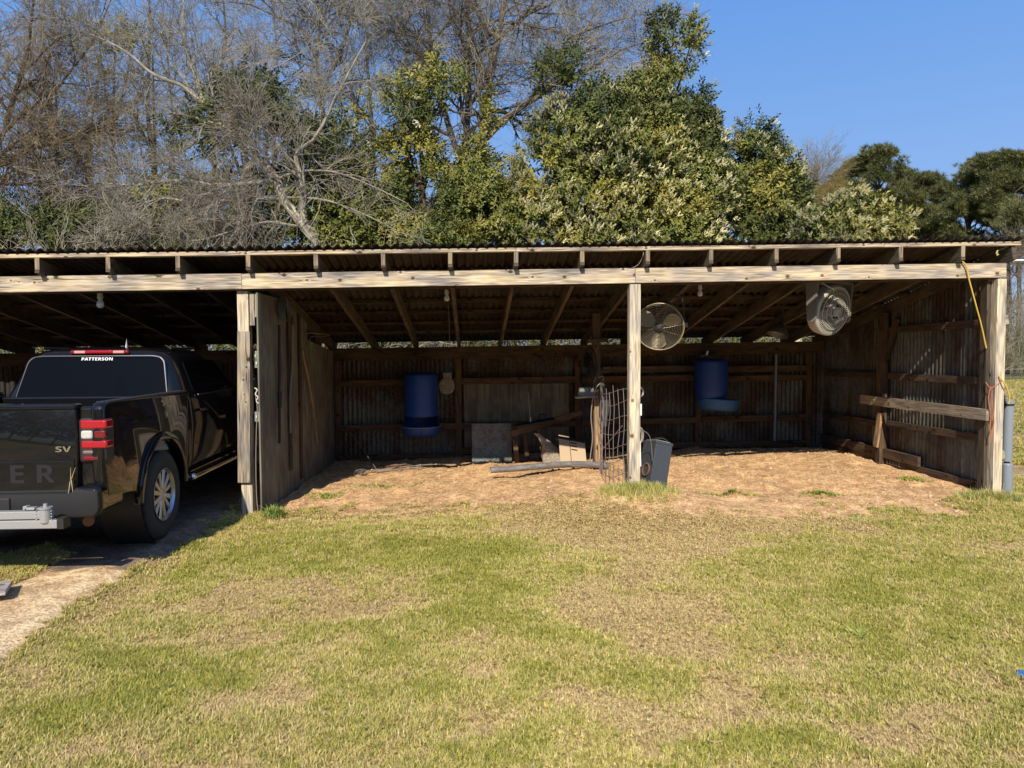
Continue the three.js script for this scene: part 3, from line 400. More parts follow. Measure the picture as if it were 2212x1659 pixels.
  // wheels
  const wheel = (sx, z) => {
    const w = new THREE.Group(); w.name = 'wheel'; w.position.set(sx * 0.785, 0.388, z); truck.add(w);
    const pr = [[0.235, -0.115], [0.25, -0.125], [0.32, -0.135], [0.36, -0.128], [0.382, -0.108], [0.388, -0.08], [0.388, 0.08], [0.382, 0.108], [0.36, 0.128], [0.32, 0.135], [0.25, 0.125], [0.235, 0.115]].map(([r, x]) => new THREE.Vector2(r, x));
    const tg = [new THREE.LatheGeometry(pr, 64)];
    for (let i = 0; i < 64; i++) for (const [y, s] of [[-0.088, 0.4], [-0.045, -0.3], [0, 0.3], [0.045, -0.3], [0.088, -0.4]]) { const b = new THREE.BoxGeometry(0.012, 0.034, 0.024); b.rotateX(s).translate(0.388, y, 0).rotateY((i + (y > 0.02 ? 0.5 : 0)) / 64 * 6.2832); tg.push(b); }
    mesh('tyre', merge(tg).scale(1, 0.9, 1).rotateZ(-Math.PI / 2), M.rubber, w);
    const rim = [new THREE.LatheGeometry([[0.225, -0.1], [0.225, 0.09], [0.238, 0.115], [0.232, 0.12], [0.214, 0.09]].map(([r, x]) => new THREE.Vector2(r, x)), 40), cyl(0.062, 0.07, 0.03, 20, 0, 0.078, 0)];
    for (let i = 0; i < 6; i++) for (const o of [-0.24, 0.24]) { const s = new THREE.Shape(); s.moveTo(0.05, -0.013); s.lineTo(0.222, -0.02); s.lineTo(0.222, 0.02); s.lineTo(0.05, 0.013); const g = new THREE.ExtrudeGeometry(s, { depth: 0.03, bevelEnabled: true, bevelSize: 0.006, bevelThickness: 0.006, bevelSegments: 1 }); g.rotateX(-Math.PI / 2).translate(0, 0.062, 0).rotateY(i / 6 * 6.2832 + o); rim.push(g); }
    mesh('rim', merge(rim).rotateZ(-Math.PI / 2).scale(sx, 1, 1), M.alloy, w);
    mesh('brake_disc', new THREE.CylinderGeometry(0.2, 0.2, 0.03, 24).rotateZ(Math.PI / 2).translate(sx * 0.0, 0, 0), M.darkMetal, w);
  };
  for (const sx of [1, -1]) for (const z of [0, -3.2]) wheel(sx, z);
}
// wisp of hay caught in the tailgate seam
tag(mesh('hay_wisp', merge([0, 1, 2, 3].map((i) => { const a = at(152 + i, 1040 - i * 2, 2.33).clone(), b = at(148 + i * 5, i % 2 ? 1010 : 1066, 2.345).clone(); return rod(a, b, 0.0035, 0.0015, 4); })), M.straw), 'wisp of dry hay stuck in the tailgate seam', 'hay');
// folded steel carrier in the hitch of the truck
{
  const c = thing('hitch_carrier', 'grey steel folding carrier across the back of the truck', 'carrier', null, V(0, 0, 0));
  const z = 2.5, xr = -2.965, yb = at(100, 1131, z).y, yt = at(100, 1111, z).y;
  const b1 = mesh('lower_bar', rbox(1.62, 0.062, 0.06, 0.008, xr - 0.81, yb, z), M.greySteel, c); mesh('end_plate', box(0.05, 0.075, 0.09, xr + 0.012, yb, z - 0.03), M.darkMetal, b1);
  mesh('upper_bar', rbox(1.56, 0.058, 0.06, 0.008, xr - 0.83, yt, z), M.greySteel, c);
  mesh('roller', merge([cyl(0.038, 0.038, 0.10, 18, xr - 0.085, yt - 0.004, z + 0.01), cyl(0.046, 0.046, 0.012, 18, xr - 0.085, yt + 0.05, z + 0.01), cyl(0.014, 0.014, 0.03, 10, xr - 0.085, yt + 0.065, z + 0.01)]), M.greySteel, c);
  for (const dx of [-0.045, 0.045]) for (const dy of [-0.03, -0.01, 0.01, 0.03]) mesh('bolt', new THREE.SphereGeometry(0.0055, 6, 4).translate(xr - 0.085 + dx * 1.15, yt + dy, z + 0.032), M.greySteel, c);
  mesh('latch_plate', merge([rbox(0.07, 0.02, 0.05, 0.006, xr - 0.19, yt + 0.045, z), rbox(0.03, 0.03, 0.05, 0.006, xr - 0.22, yt + 0.05, z), rbox(0.09, 0.01, 0.04, 0.004, xr - 0.13, yt + 0.038, z - 0.02)]), M.greySteel, c);
  mesh('receiver_bar', box(0.06, 0.06, 0.75, -3.62, yb + 0.01, z - 0.40), M.darkMetal, c);
}
// ---------------------------------------------------------------- things in and on the shed
const UPZ = V(0, 0, 1);
// rail nailed across the right bay's side wall
mesh('rail', board(atX(2133, 897, 5.80).clone(), atX(1860, 862, 5.80).clone(), 0.13, 0.035), M.grey, shed);

// ---- light bulbs in white sockets
function bulb(label, u, v, z, s = 1) {
  const p = at(u, v, z).clone(), g = thing('light_bulb', label, 'bulb', 'unlit bulbs under the rafters', p);
  mesh('glass', new THREE.LatheGeometry([[0.001, -0.055], [0.022, -0.05], [0.031, -0.03], [0.028, -0.008], [0.017, 0.015], [0.015, 0.03]].map(([r, y]) => new THREE.Vector2(r * s, y * s)), 16), M.ceramic, g);
  mesh('socket', merge([cyl(0.02 * s, 0.026 * s, 0.045 * s, 12, 0, 0.05 * s, 0)]), M.ceramic, g);
  const top = rafBot(p.x, p.z) + RH * 1.02 - p.y; mesh('cable', rod(V(0, 0.07 * s, 0), V(0.01, top, 0), 0.004), M.cord, g);
}
bulb('white bulb hanging above the black truck', 217, 652, -0.25, 1.25);
bulb('white bulb hanging over the middle bay', 965, 640, -0.9, 1.1);
bulb('white bulb hanging right of the middle post', 1512, 630, -0.8, 1.05);
// ---- dome reflector lamp
{
  const p = at(1682, 716, -2.2).clone(), g = thing('reflector_lamp', 'dark metal dome lamp hanging between the two fans', 'lamp', null, p);
  const dome = new THREE.LatheGeometry([[0.035, 0.1], [0.06, 0.085], [0.11, 0.045], [0.14, -0.01], [0.15, -0.06], [0.146, -0.06], [0.135, -0.01], [0.10, 0.04], [0.03, 0.092]].map(([r, y]) => new THREE.Vector2(r, y)), 32).rotateZ(-0.38).rotateX(-0.15);
  mesh('shade', dome, std(0.2, 0.19, 0.18, 0.4, { metalness: 0.6 }), g); mesh('socket', merge([cyl(0.03, 0.035, 0.09, 14).rotateZ(-0.38).translate(0.05, 0.14, 0), cyl(0.045, 0.045, 0.012, 14).rotateZ(-0.38).translate(0.035, 0.105, 0)]), M.darkMetal, g);
  mesh('hanger', rod(V(0.06, 0.17, 0), V(0.03, rafBot(p.x, p.z) + RH * 1.02 - p.y, 0.05), 0.008), M.darkMetal, g);
}
// ---- fans
function ringSet(radii, r, ny, z = () => 0) { return radii.map((a) => new THREE.TorusGeometry(a, r, 4, 56).translate(0, 0, z(a))); }
{
  const p = at(1424, 706, -0.62).clone(), g = thing('drum_fan', 'round metal fan with black upper cage hung behind the middle post', 'fan', null, p);
  g.rotation.set(R(18), R(-20), R(6), 'YXZ');
  const RO = 0.285, dome = (a) => 0.075 * (1 - (a / RO) ** 2);
  const radii = []; for (let a = 0.07; a < RO; a += 0.018) radii.push(a);
  const cage = merge([...ringSet(radii, 0.003, 4, dome), ...[...Array(12).keys()].map((i) => { const a = i / 12 * 6.283, pts = [0.05, 0.12, 0.2, RO].map((r) => V(Math.cos(a) * r, Math.sin(a) * r, dome(r) + 0.003)); return tube(pts, 0.0022, 4, 8); })]);
  mesh('grille', cage, std(0.4, 0.36, 0.28, 0.35, { metalness: 0.8 }), g);
  mesh('rim', new THREE.TorusGeometry(RO, 0.008, 6, 64), M.fanBlade, g);
  mesh('drum', new THREE.LatheGeometry([[RO, 0.0], [RO + 0.004, -0.02], [RO - 0.01, -0.16], [RO - 0.05, -0.18], [RO - 0.052, -0.178], [RO - 0.014, -0.157], [RO - 0.001, -0.02]].map(([r, y]) => new THREE.Vector2(r, y)), 48).rotateX(Math.PI / 2), M.fanBlack, g);
  mesh('hub', merge([new THREE.LatheGeometry([[0.001, 0.09], [0.02, 0.088], [0.022, 0.08], [0.045, 0.078], [0.047, 0.07], [0.065, 0.066], [0.062, 0.05]].map(([r, y]) => new THREE.Vector2(r, y)), 28).rotateX(Math.PI / 2), new THREE.CylinderGeometry(0.075, 0.085, 0.2, 20).rotateX(Math.PI / 2).translate(0, 0, -0.1)]), M.fanBlack, g);
  for (let i = 0; i < 3; i++) { const s = new THREE.Shape(); s.moveTo(0.06, -0.03); s.quadraticCurveTo(0.2, -0.14, 0.26, -0.05); s.quadraticCurveTo(0.275, 0.05, 0.2, 0.10); s.quadraticCurveTo(0.12, 0.1, 0.06, 0.03); const b = new THREE.ExtrudeGeometry(s, { depth: 0.003, bevelEnabled: false, curveSegments: 8 }); b.rotateX(0.42).rotateZ(-1.75 + i * 2.094).translate(0, 0, 0.0); mesh('blade', b, M.fanBlade, g); }
  mesh('bracket', merge([rod(V(RO + 0.005, 0.0, -0.05), V(RO + 0.015, 0.32, -0.06), 0.01), rod(V(-RO - 0.005, 0.0, -0.05), V(-RO - 0.015, 0.32, -0.06), 0.01), rod(V(-RO - 0.015, 0.32, -0.06), V(RO + 0.015, 0.32, -0.06), 0.01), box(0.05, 0.05, 0.05, RO + 0.015, -0.02, -0.03)]), M.fanBlack, g);
  mesh('hanger', rod(V(0, 0.32, -0.06), V(0.0, rafBot(p.x, p.z) + RH - p.y, -0.1), 0.008), M.darkMetal, g);
}
{
  const p = at(1800, 672, -0.60).clone(), g = thing('plastic_fan', 'grey plastic fan with ribbed grille tilted down under the header', 'fan', null, p);
  const tilt = new THREE.Group(); const RO = 0.30, W = M.fanWhite, E4 = new THREE.Matrix4().makeRotationFromEuler(new THREE.Euler(R(14), R(26), R(-6), 'YXZ')), put = (n, q, m, par = g) => mesh(n, q.applyMatrix4(E4), m, par);
  const dome = (a) => 0.05 * (1 - (a / RO) ** 2);
  put('housing', new THREE.LatheGeometry([[0.265, 0.01], [0.285, 0.012], [0.30, 0.0], [0.305, -0.03], [0.298, -0.13], [0.27, -0.16], [0.266, -0.158], [0.292, -0.128], [0.298, -0.03], [0.29, -0.005], [0.265, 0.004]].map(([r, y]) => new THREE.Vector2(r, y)), 56).rotateX(Math.PI / 2), W);
  const gr = []; for (const [r0, r1, n] of [[0.225, 0.268, 60], [0.165, 0.22, 48], [0.10, 0.16, 36]]) { for (let i = 0; i < n; i++) { const a = i / n * 6.2832, q = new THREE.BoxGeometry(r1 - r0, 0.0042, 0.006); q.translate((r0 + r1) / 2, 0, 0).rotateZ(a).translate(0, 0, dome((r0 + r1) / 2)); gr.push(q); } }
  for (const r of [0.268, 0.222, 0.162, 0.098]) gr.push(new THREE.TorusGeometry(r, 0.006, 5, 56).translate(0, 0, dome(r)));
  put('grille', merge(gr), W);
  put('hub', merge([new THREE.CylinderGeometry(0.055, 0.06, 0.02, 24).rotateX(Math.PI / 2).translate(0, 0, 0.055), new THREE.TorusGeometry(0.035, 0.006, 5, 24).translate(0, 0, 0.068), ...[0.8, 2.37, 3.94, 5.5].map((a) => new THREE.BoxGeometry(0.06, 0.014, 0.01).translate(0.075, 0, 0.05).rotateZ(a)), new THREE.CylinderGeometry(0.07, 0.08, 0.14, 18).rotateX(Math.PI / 2).translate(0, 0, -0.09)]), W);
  for (let i = 0; i < 5; i++) { const s = new THREE.Shape(); s.moveTo(0.05, -0.03); s.quadraticCurveTo(0.18, -0.1, 0.25, -0.04); s.lineTo(0.25, 0.05); s.quadraticCurveTo(0.15, 0.09, 0.05, 0.03); put('blade', new THREE.ExtrudeGeometry(s, { depth: 0.004, bevelEnabled: false, curveSegments: 6 }).rotateX(0.5).rotateZ(i * 1.2566).translate(0, 0, -0.05), i === 3 ? W : M.boxGrey); }
  put('back_plate', new THREE.CylinderGeometry(0.262, 0.25, 0.01, 40).rotateX(Math.PI / 2).translate(0, 0, -0.15), M.fanBlack); put('label_plate', rbox(0.06, 0.03, 0.004, 0.0015, 0.1, -0.245, 0.022), M.boxGrey);  // black disc added, and most blades greyed, to paint the shade inside
  // yoke of grey sheet that carries it, screwed under the rafters
  const top = rafBot(p.x, p.z - 0.1) - p.y + 0.02;
  for (const sx of [-1, 1]) { const s = new THREE.Shape(); s.moveTo(-0.06, -0.1); s.quadraticCurveTo(0, -0.17, 0.06, -0.08); s.lineTo(0.08, 0.33); s.lineTo(-0.09, 0.33); const q = new THREE.ExtrudeGeometry(s, { depth: 0.012, bevelEnabled: true, bevelSize: 0.004, bevelThickness: 0.004, bevelSegments: 1 }).rotateY(Math.PI / 2).translate(sx * 0.312 - 0.006, 0, -0.06); q.applyMatrix4(new THREE.Matrix4().makeRotationY(R(26))); mesh('yoke_arm', q, M.yoke, g); }
  { const q = box(0.64, 0.02, 0.18, 0, 0.335, -0.06).applyMatrix4(new THREE.Matrix4().makeRotationY(R(26))); mesh('yoke_top', q, M.yoke, g); }
  mesh('pivot_knob', new THREE.SphereGeometry(0.03, 12, 8).scale(1, 1, 0.7).translate(0.26, 0.02, -0.25), W, g); mesh('hanger', merge([rod(V(-0.1, 0.34, 0.0), V(-0.1, Math.max(0.4, top + 0.12), 0), 0.012), rod(V(0.12, 0.34, -0.1), V(0.12, Math.max(0.4, top + 0.12), -0.1), 0.012)]), M.darkMetal, g);
  mesh('power_cord', tube([V(-0.22, 0.33, 0.12), V(-0.15, 0.27, 0.18), V(-0.08, 0.24, 0.16), V(-0.05, 0.2, 0.05)], 0.006, 5), M.ceramic, g);
}
// black wall fan seen edge on, on the inner post
{
  const p = at(1271, 798, -1.98).clone(), g = thing('wall_fan', 'dark wall fan seen edge on beside the inner post', 'fan', null, p), E4 = new THREE.Matrix4().makeRotationFromEuler(new THREE.Euler(R(-4), R(-78), 0, 'YXZ')), put = (n, q, m) => mesh(n, q.applyMatrix4(E4), m, g);
  const rr = []; for (let a = 0.06; a < 0.3; a += 0.02) rr.push(a);
  put('grille', merge([...ringSet(rr, 0.0022, 4, (a) => 0.07 * (1 - (a / 0.3) ** 2)), ...ringSet(rr, 0.0022, 4, (a) => -0.1 * (1 - (a / 0.3) ** 2)), new THREE.TorusGeometry(0.3, 0.007, 6, 40)]), M.darkMetal);
  put('blade', merge([0, 1, 2].map((i) => new THREE.SphereGeometry(0.13, 10, 6).scale(1, 0.55, 0.06).rotateX(0.5).translate(0.14, 0, 0).rotateZ(i * 2.094))), M.black);
  put('motor', new THREE.CylinderGeometry(0.07, 0.07, 0.18, 16).rotateX(Math.PI / 2).translate(0, 0, -0.1), M.black);
  mesh('bracket', merge([rod(V(0.05, -0.02, 0), V(0.40, -0.02, -0.02), 0.012)]), M.darkMetal, g);
}
{
  const p = at(1266, 846, -1.96).clone(), g = thing('junction_box', 'small grey metal box and shelf on the inner post', 'box', null, p);
  mesh('case', rbox(0.20, 0.12, 0.12, 0.008), M.boxGreyTop, g); mesh('shelf', board(V(-0.16, -0.075, 0.06), V(0.14, -0.06, 0.06), 0.02, 0.16), M.grey, g); mesh('mount', box(0.24, 0.03, 0.02, 0.16, 0, -0.03), M.darkMetal, g);
}
// ---- blue drum feeders on the back wall
{
  const p = at(910, 940, -3.66).clone(), g = thing('barrel_feeder', 'upright dark blue plastic drum feeder left of the back wall post', 'feeder', 'blue drum feeders', p), r = 0.265, seg = 40;
  const body = [[0.001, 1.0], [0.2, 1.0], [0.245, 0.985], [r, 0.95], [r, 0.87], [r + 0.008, 0.86], [r, 0.85], [r, 0.42], [r + 0.008, 0.41], [r, 0.40], [r, 0.31]].map(([a, y]) => new THREE.Vector2(a, y));
  mesh('drum', new THREE.LatheGeometry(body, seg), M.blue, g);
  mesh('back_wall', new THREE.CylinderGeometry(r, r, 0.3, 28, 1, true, Math.PI * 0.52, Math.PI * 0.96).translate(0, 0.17, 0), M.blue, g);
  mesh('bowl', new THREE.LatheGeometry([[0.001, 0.0], [0.22, 0.0], [0.29, 0.05], [0.308, 0.14], [0.316, 0.145], [0.316, 0.13], [0.298, 0.04], [0.22, -0.012], [0.001, -0.012]].map(([a, y]) => new THREE.Vector2(a, y)), seg), M.blue, g);
  mesh('rim', new THREE.TorusGeometry(0.314, 0.007, 6, 48).rotateX(Math.PI / 2).translate(0, 0.145, 0), M.boxGreyTop, g);
  mesh('hanging_cord', merge([tube([V(0.02, 0.2, 0.29), V(0.03, 0.1, 0.31), V(0.0, -0.1, 0.28), V(0.03, -0.4, 0.25), V(0.02, -0.46, 0.2)], 0.006, 5), tube([V(-0.1, 0.22, 0.25), V(-0.02, 0.13, 0.31), V(0.1, 0.2, 0.27)], 0.006, 5)]), M.cord, g);
  mesh('hook_strap', merge([box(0.05, 0.02, 0.16, 0, 0.9, -0.30), box(0.05, 0.02, 0.16, 0, 0.4, -0.30)]), M.darkMetal, g);
}
{
  const p = at(1540, 884, -3.66).clone(), g = thing('barrel_feeder', 'blue drum feeder with a wide pale scoop tray, under the right back wall', 'feeder', 'blue drum feeders', p);
  mesh('drum', new THREE.LatheGeometry([[0.001, 0.82], [0.2, 0.82], [0.245, 0.80], [0.265, 0.76], [0.266, 0.3], [0.24, 0.22], [0.22, 0.16]].map(([a, y]) => new THREE.Vector2(a, y)), 40).translate(-0.04, 0, 0), M.blue, g);
  mesh('tray', new THREE.LatheGeometry([[0.001, 0.0], [0.25, 0.0], [0.30, 0.03], [0.31, 0.17], [0.322, 0.175], [0.322, 0.16], [0.31, 0.015], [0.25, -0.015], [0.001, -0.015]].map(([a, y]) => new THREE.Vector2(a, y)), 40).scale(1.05, 1, 0.92).rotateZ(-0.07).translate(0.07, 0, 0.0), M.blueLight, g);
  mesh('hook_strap', box(0.05, 0.02, 0.24, 0, 0.7, -0.33), M.darkMetal, g);
}
{ const p = at(965, 830, -3.93).clone(), g = thing('scoop', 'tan hide-like scoop hung beside the left blue feeder', 'scoop', null, p); mesh('blade', new THREE.SphereGeometry(0.14, 18, 10).scale(0.95, 1, 0.16).translate(0, -0.03, 0.02), M.sack, g); mesh('collar', rbox(0.14, 0.11, 0.035, 0.012, 0.01, 0.14, 0.0), M.sack, g); mesh('nail', rod(V(0.0, 0.13, 0), V(0.0, 0.14, -0.09), 0.004), M.rust, g); }
{ const p = at(1527, 763, -3.86).clone(), g = thing('spring_clip', 'small bright metal clip hanging over the right blue feeder', 'clip', null, p); mesh('clip', rbox(0.05, 0.09, 0.03, 0.01).rotateZ(-0.3), M.alloy, g); mesh('plate', rbox(0.12, 0.04, 0.02, 0.006, -0.06, -0.03, 0).rotateZ(0.25), M.sack, g); mesh('wire', rod(V(0.01, 0.04, 0), V(0.02, 0.16, -0.09), 0.004), M.wire, g); }
{ const p = at(1674, 830, -3.99).clone(); tag(mesh('conduit', merge([rod(V(p.x, 0.15, -3.975), V(p.x + 0.01, backTop(p.x) - 0.21, -3.975), 0.022, 0.022, 8)]), M.tank), 'pale vertical conduit pipe on the right back wall', 'pipe'); }
// ---- stall divide of woven stock wire between the middle and inner posts
{
  const g = thing('wire_fence_panel', 'sagging square mesh wire panel between the two middle posts', 'fence'), q = rng(55);
  const P = (t, y) => { const z = lerp(-1.88, -0.08, t), bulge = Math.sin(t * Math.PI) * 0.10 + (vn(t * 5, y * 4, 77) - 0.5) * 0.05; return V(lerp(1.72, 1.74, t) - bulge * 0.9, gh(1.72, z) + y - Math.sin(t * Math.PI) * 0.07 * (1.2 - y) + (vn(t * 7, y * 7, 78) - 0.5) * 0.03, z); };
  for (let i = 0; i <= 10; i++) { const t = i / 10, h = 1.16 + (q() - 0.5) * 0.1; mesh('upright_wire', tube([0, 0.2, 0.4, 0.6, 0.8, 1].map((k) => P(clamp(t + (q() - 0.5) * 0.01), -0.01 + k * h)), 0.0038, 4, 14), M.wire, g); }
  for (const y of [0.03, 0.18, 0.34, 0.5, 0.66, 0.83, 1.0, 1.13]) mesh('line_wire', tube([0, 0.16, 0.33, 0.5, 0.66, 0.83, 1].map((t) => P(t, y)), 0.0038, 4, 24), M.wire, g);
  mesh('loose_wire', rod(P(0.45, 0.5), P(0.85, 0.72), 0.004), M.wire, g);
}
// rag and rope hanging on the inner post
{
  const c = at(1302, 870, -1.82).clone(), pos = [], idx = [], q = rng(66), N = 10, K = 14;
  for (let j = 0; j <= K; j++) for (let i = 0; i < N; i++) { const t = j / K, a = i / N * 6.2832, w = (0.012 + 0.06 * Math.sin(Math.min(1, t * 1.25) * Math.PI * 0.8)) * (0.8 + vn(i * 0.9, j * 0.5, 6) * 0.5); pos.push(c.x + Math.cos(a) * w + (vn(j * 0.5, 1, 9) - 0.5) * 0.07, c.y + 0.30 - t * 0.62, c.z + Math.sin(a) * w * 0.7); }
  for (let j = 0; j < K; j++) for (let i = 0; i < N; i++) { const a = j * N + i, b = j * N + (i + 1) % N; idx.push(a, b, a + N, b, b + N, a + N); }
  const g = thing('hanging_rag', 'grey blue rag hung by a cord on the inner post', 'rag'); mesh('cloth', geo(pos, idx), M.rag, g);
  mesh('cord', tube([V(c.x - 0.13, c.y + 0.05, c.z - 0.03), V(c.x - 0.08, c.y + 0.22, c.z), V(c.x, c.y + 0.30, c.z), V(c.x + 0.01, c.y + 0.36, c.z - 0.02), V(c.x - 0.05, c.y + 0.34, -1.87)], 0.007, 5), M.wire, g);
  const d = at(1284, 900, -1.88).clone(); tag(mesh('rope_end', tube([V(d.x - 0.02, 1.10, -1.86), V(d.x - 0.05, 0.8, -1.86), V(d.x - 0.03, 0.5, -1.86), V(d.x - 0.06, gh(1.6, -1.9) + 0.1, -1.86), V(d.x - 0.03, gh(1.6, -1.9) + 0.02, -1.84)], 0.008, 5), M.wire), 'thin pinkish rope hanging down the inner post', 'rope');
}
// ---- on the right side of the middle post
{ const p = at(1384, 848, -0.03).clone(), g = thing('wire_coil', 'small coil of wire hung high on the middle post', 'coil', 'coils on the middle post', p); mesh('loops', merge([0, 1, 2].map((i) => new THREE.TorusGeometry(0.045 + i * 0.004, 0.004, 5, 24).rotateY(0.5 + i * 0.2).translate(-0.002, i * 0.004, 0))), M.wire, g); mesh('nail', rod(V(0.0, 0.03, 0), V(-0.08, 0.03, 0), 0.004), M.rust, g); }
{ const p = at(1382.5, 885, -0.03).clone(); tag(mesh('tag_card', rbox(0.045, 0.13, 0.03, 0.004).translate(p.x - 0.005, p.y, p.z), M.white), 'white plastic tag box on the side of the middle post', 'tag'); }
{ const p = at(1383, 940, -0.03).clone(), g = thing('wire_coil', 'coiled tan rope hung lower on the middle post above the grey box', 'coil', 'coils on the middle post', p); mesh('loops', merge([0, 1, 2, 3].map((i) => new THREE.TorusGeometry(0.055 - i * 0.006, 0.006, 5, 24).scale(0.8, 1.5, 1).rotateY(0.4 + i * 0.15).translate(0.0, -i * 0.006, 0))), M.sack, g); mesh('tail', tube([V(0.02, 0.06, 0), V(0.10, 0.0, -0.02), V(0.14, -0.12, -0.06), V(0.16, -0.3, -0.1)], 0.004, 5), M.wire, g); mesh('nail', rod(V(0.0, 0.07, 0), V(-0.08, 0.07, 0), 0.004), M.rust, g); }
{ const p = at(1381.5, 980, -0.03).clone(); tag(mesh('strap', board(V(p.x, p.y - 0.14, p.z), V(p.x - 0.01, p.y + 0.14, p.z), 0.035, 0.02, V(1, 0, 0)), M.white), 'white strap hanging behind the grey metal box', 'strap'); }
// tilted grey metal box
{
  const a = at(1404, 1054, -0.28).clone(), g = thing('metal_box', 'tall grey metal box leaning beside the middle post', 'box', null, V(a.x + 0.02, gh(a.x, -0.3) + 0.0, -0.30)); g.rotation.set(R(-7), R(18), R(-14), 'YXZ'); g.scale.setScalar(0.92);
  mesh('body', rbox(0.24, 0.56, 0.30, 0.008, 0, 0.28, 0), M.boxGrey, g); mesh('lid', rbox(0.25, 0.035, 0.31, 0.006, 0, 0.575, 0), M.boxGrey, g); mesh('lid_panel', box(0.2, 0.012, 0.24, 0, 0.598, 0), M.boxGreyTop, g);
  mesh('handle', tube([V(-0.08, 0.6, -0.1), V(-0.03, 0.635, 0), V(0.05, 0.64, 0.05), V(0.09, 0.6, 0.1)], 0.008, 5), M.black, g); mesh('side_ring', new THREE.TorusGeometry(0.075, 0.013, 6, 28).rotateY(Math.PI / 2).translate(-0.13, 0.22, 0.02), M.rust, g);
}
// ---- clutter by the back wall
{ const a = at(1019, 902, -3.5).clone(), b = at(1104, 905, -3.5).clone(), y0 = gh(0.7, -3.35), w = b.x - a.x, s = new THREE.PlaneGeometry(w, 0.62, 6, 6), p = s.attributes.position; for (let i = 0; i < p.count; i++) p.setZ(i, (vn(p.getX(i) * 4, p.getY(i) * 4, 3) - 0.5) * 0.03); const t = s.clone(); t.translate(0, 0, -0.006); const i = t.index.array; for (let k = 0; k < i.length; k += 3) { const h = i[k]; i[k] = i[k + 1]; i[k + 1] = h; } const m = merge([s, t]); m.computeVertexNormals(); m.rotateX(-0.2).translate((a.x + b.x) / 2, y0 + 0.295, -3.42); const g = tag(mesh('metal_sheet', m, new THREE.MeshStandardMaterial({ color: lin(0.22, 0.235, 0.22), map: rep(T.grit, 0.5, 0.5), roughness: 0.6, metalness: 0.1 })), 'bent flat grey metal sheet leaning on the back wall', 'sheet'); }
{
  const p = at(1112, 985, -3.15).clone(), q = at(1172, 985, -3.15).clone(), y0 = gh(1, -3.1), g = thing('broken_rack', 'broken brown wooden frame standing on the dirt at the back', 'frame');
  const yt = 0.58; mesh('upright', board(V(p.x + 0.03, y0 - 0.01, -3.1), V(p.x, y0 + 0.46, -3.16), 0.07, 0.05, V(1, 0, 0)), M.brown, g); mesh('upright', board(V(q.x + 0.02, y0 - 0.01, -3.1), V(q.x - 0.06, y0 + 0.5, -3.14), 0.055, 0.045, V(1, 0, 0)), M.brown, g); mesh('top_rail', board(V(p.x - 0.06, y0 + 0.45, -3.09), V(q.x + 0.62, y0 + 0.74, -3.3), 0.09, 0.045), M.brown, g); mesh('bottom_rail', board(V(p.x, y0 + 0.02, -3.2), V(q.x, y0 + 0.02, -3.2), 0.06, 0.045), M.brownB, g); mesh('slat', board(V(p.x + 0.2, y0, -3.25), V(p.x + 0.17, y0 + 0.42, -3.3), 0.06, 0.03, V(1, 0, 0)), M.brownB, g);
  const tr = thing('black_tray', 'shallow black plastic tray lying on the wooden frame', 'tray', null, V((p.x + q.x) / 2 + 0.1, y0 + 0.60, -3.2)); mesh('dish', rbox(0.62, 0.05, 0.3, 0.02).rotateZ(0.16), M.black, tr); mesh('spout', rbox(0.12, 0.1, 0.1, 0.02, 0.12, 0.09, 0), M.blackPlastic, tr);
  const s = at(1143, 905, -3.2).clone(); tag(mesh('marker_stick', merge([rod(V(s.x + 0.02, y0 + 0.62, -3.2), V(s.x - 0.01, y0 + 1.07, -3.22), 0.007, 0.004, 6), cyl(0.02, 0.026, 0.07, 8, s.x + 0.02, y0 + 0.655, -3.2)]), M.alloy), 'thin pale stick standing up from the black tray', 'stick');
}
{ // empty feed sack slumped, folded over
  const p = at(1192, 985, -2.95).clone(), g0 = gh(p.x, p.z), pos = [], idx = [], uv = [], N = 14, K = 12; for (let j = 0; j <= K; j++) for (let i = 0; i < N; i++) { const t = j / K, a = i / N * 6.2832, fold = 0.75 + 0.35 * vn(i * 0.8, j * 0.7, 12), w = lerp(0.17, 0.04, sm(t)) * fold; pos.push(p.x + Math.cos(a) * w * 1.25 - 0.26 * t * t + 0.03, g0 - 0.02 + t * 0.46, p.z + Math.sin(a) * w * 0.8); uv.push(i / N, t); }
  for (let j = 0; j < K; j++) for (let i = 0; i < N; i++) { const a = j * N + i, b = j * N + (i + 1) % N; idx.push(a, a + N, b, b, a + N, b + N); }
  tag(mesh('feed_sack', geo(pos, idx, uv), M.sack), 'slumped grey feed sack between frame and tan panel', 'sack');
}
{
  const p = at(1240, 992, -2.55).clone(), y0 = gh(p.x, p.z), g = thing('tan_panel', 'tan plastic panel with slots leaning by the inner post', 'panel', null, V(p.x - 0.03, y0 - 0.01, p.z + 0.02)); g.rotation.set(R(-40), R(22), R(-16), 'YXZ');
  mesh('plate', rbox(0.17, 0.50, 0.022, 0.008, -0.10, 0.24, 0), M.tan, g); mesh('plate', rbox(0.24, 0.47, 0.022, 0.008, 0.115, 0.225, 0), M.tan, g); for (let i = 0; i < 3; i++) mesh('slot', rbox(0.10, 0.022, 0.012, 0.004, 0.05, 0.26 + i * 0.06, 0.010), M.brownB, g); mesh('top_bar', rbox(0.46, 0.05, 0.06, 0.015, 0, 0.44, -0.01), M.blackPlastic, g);
}
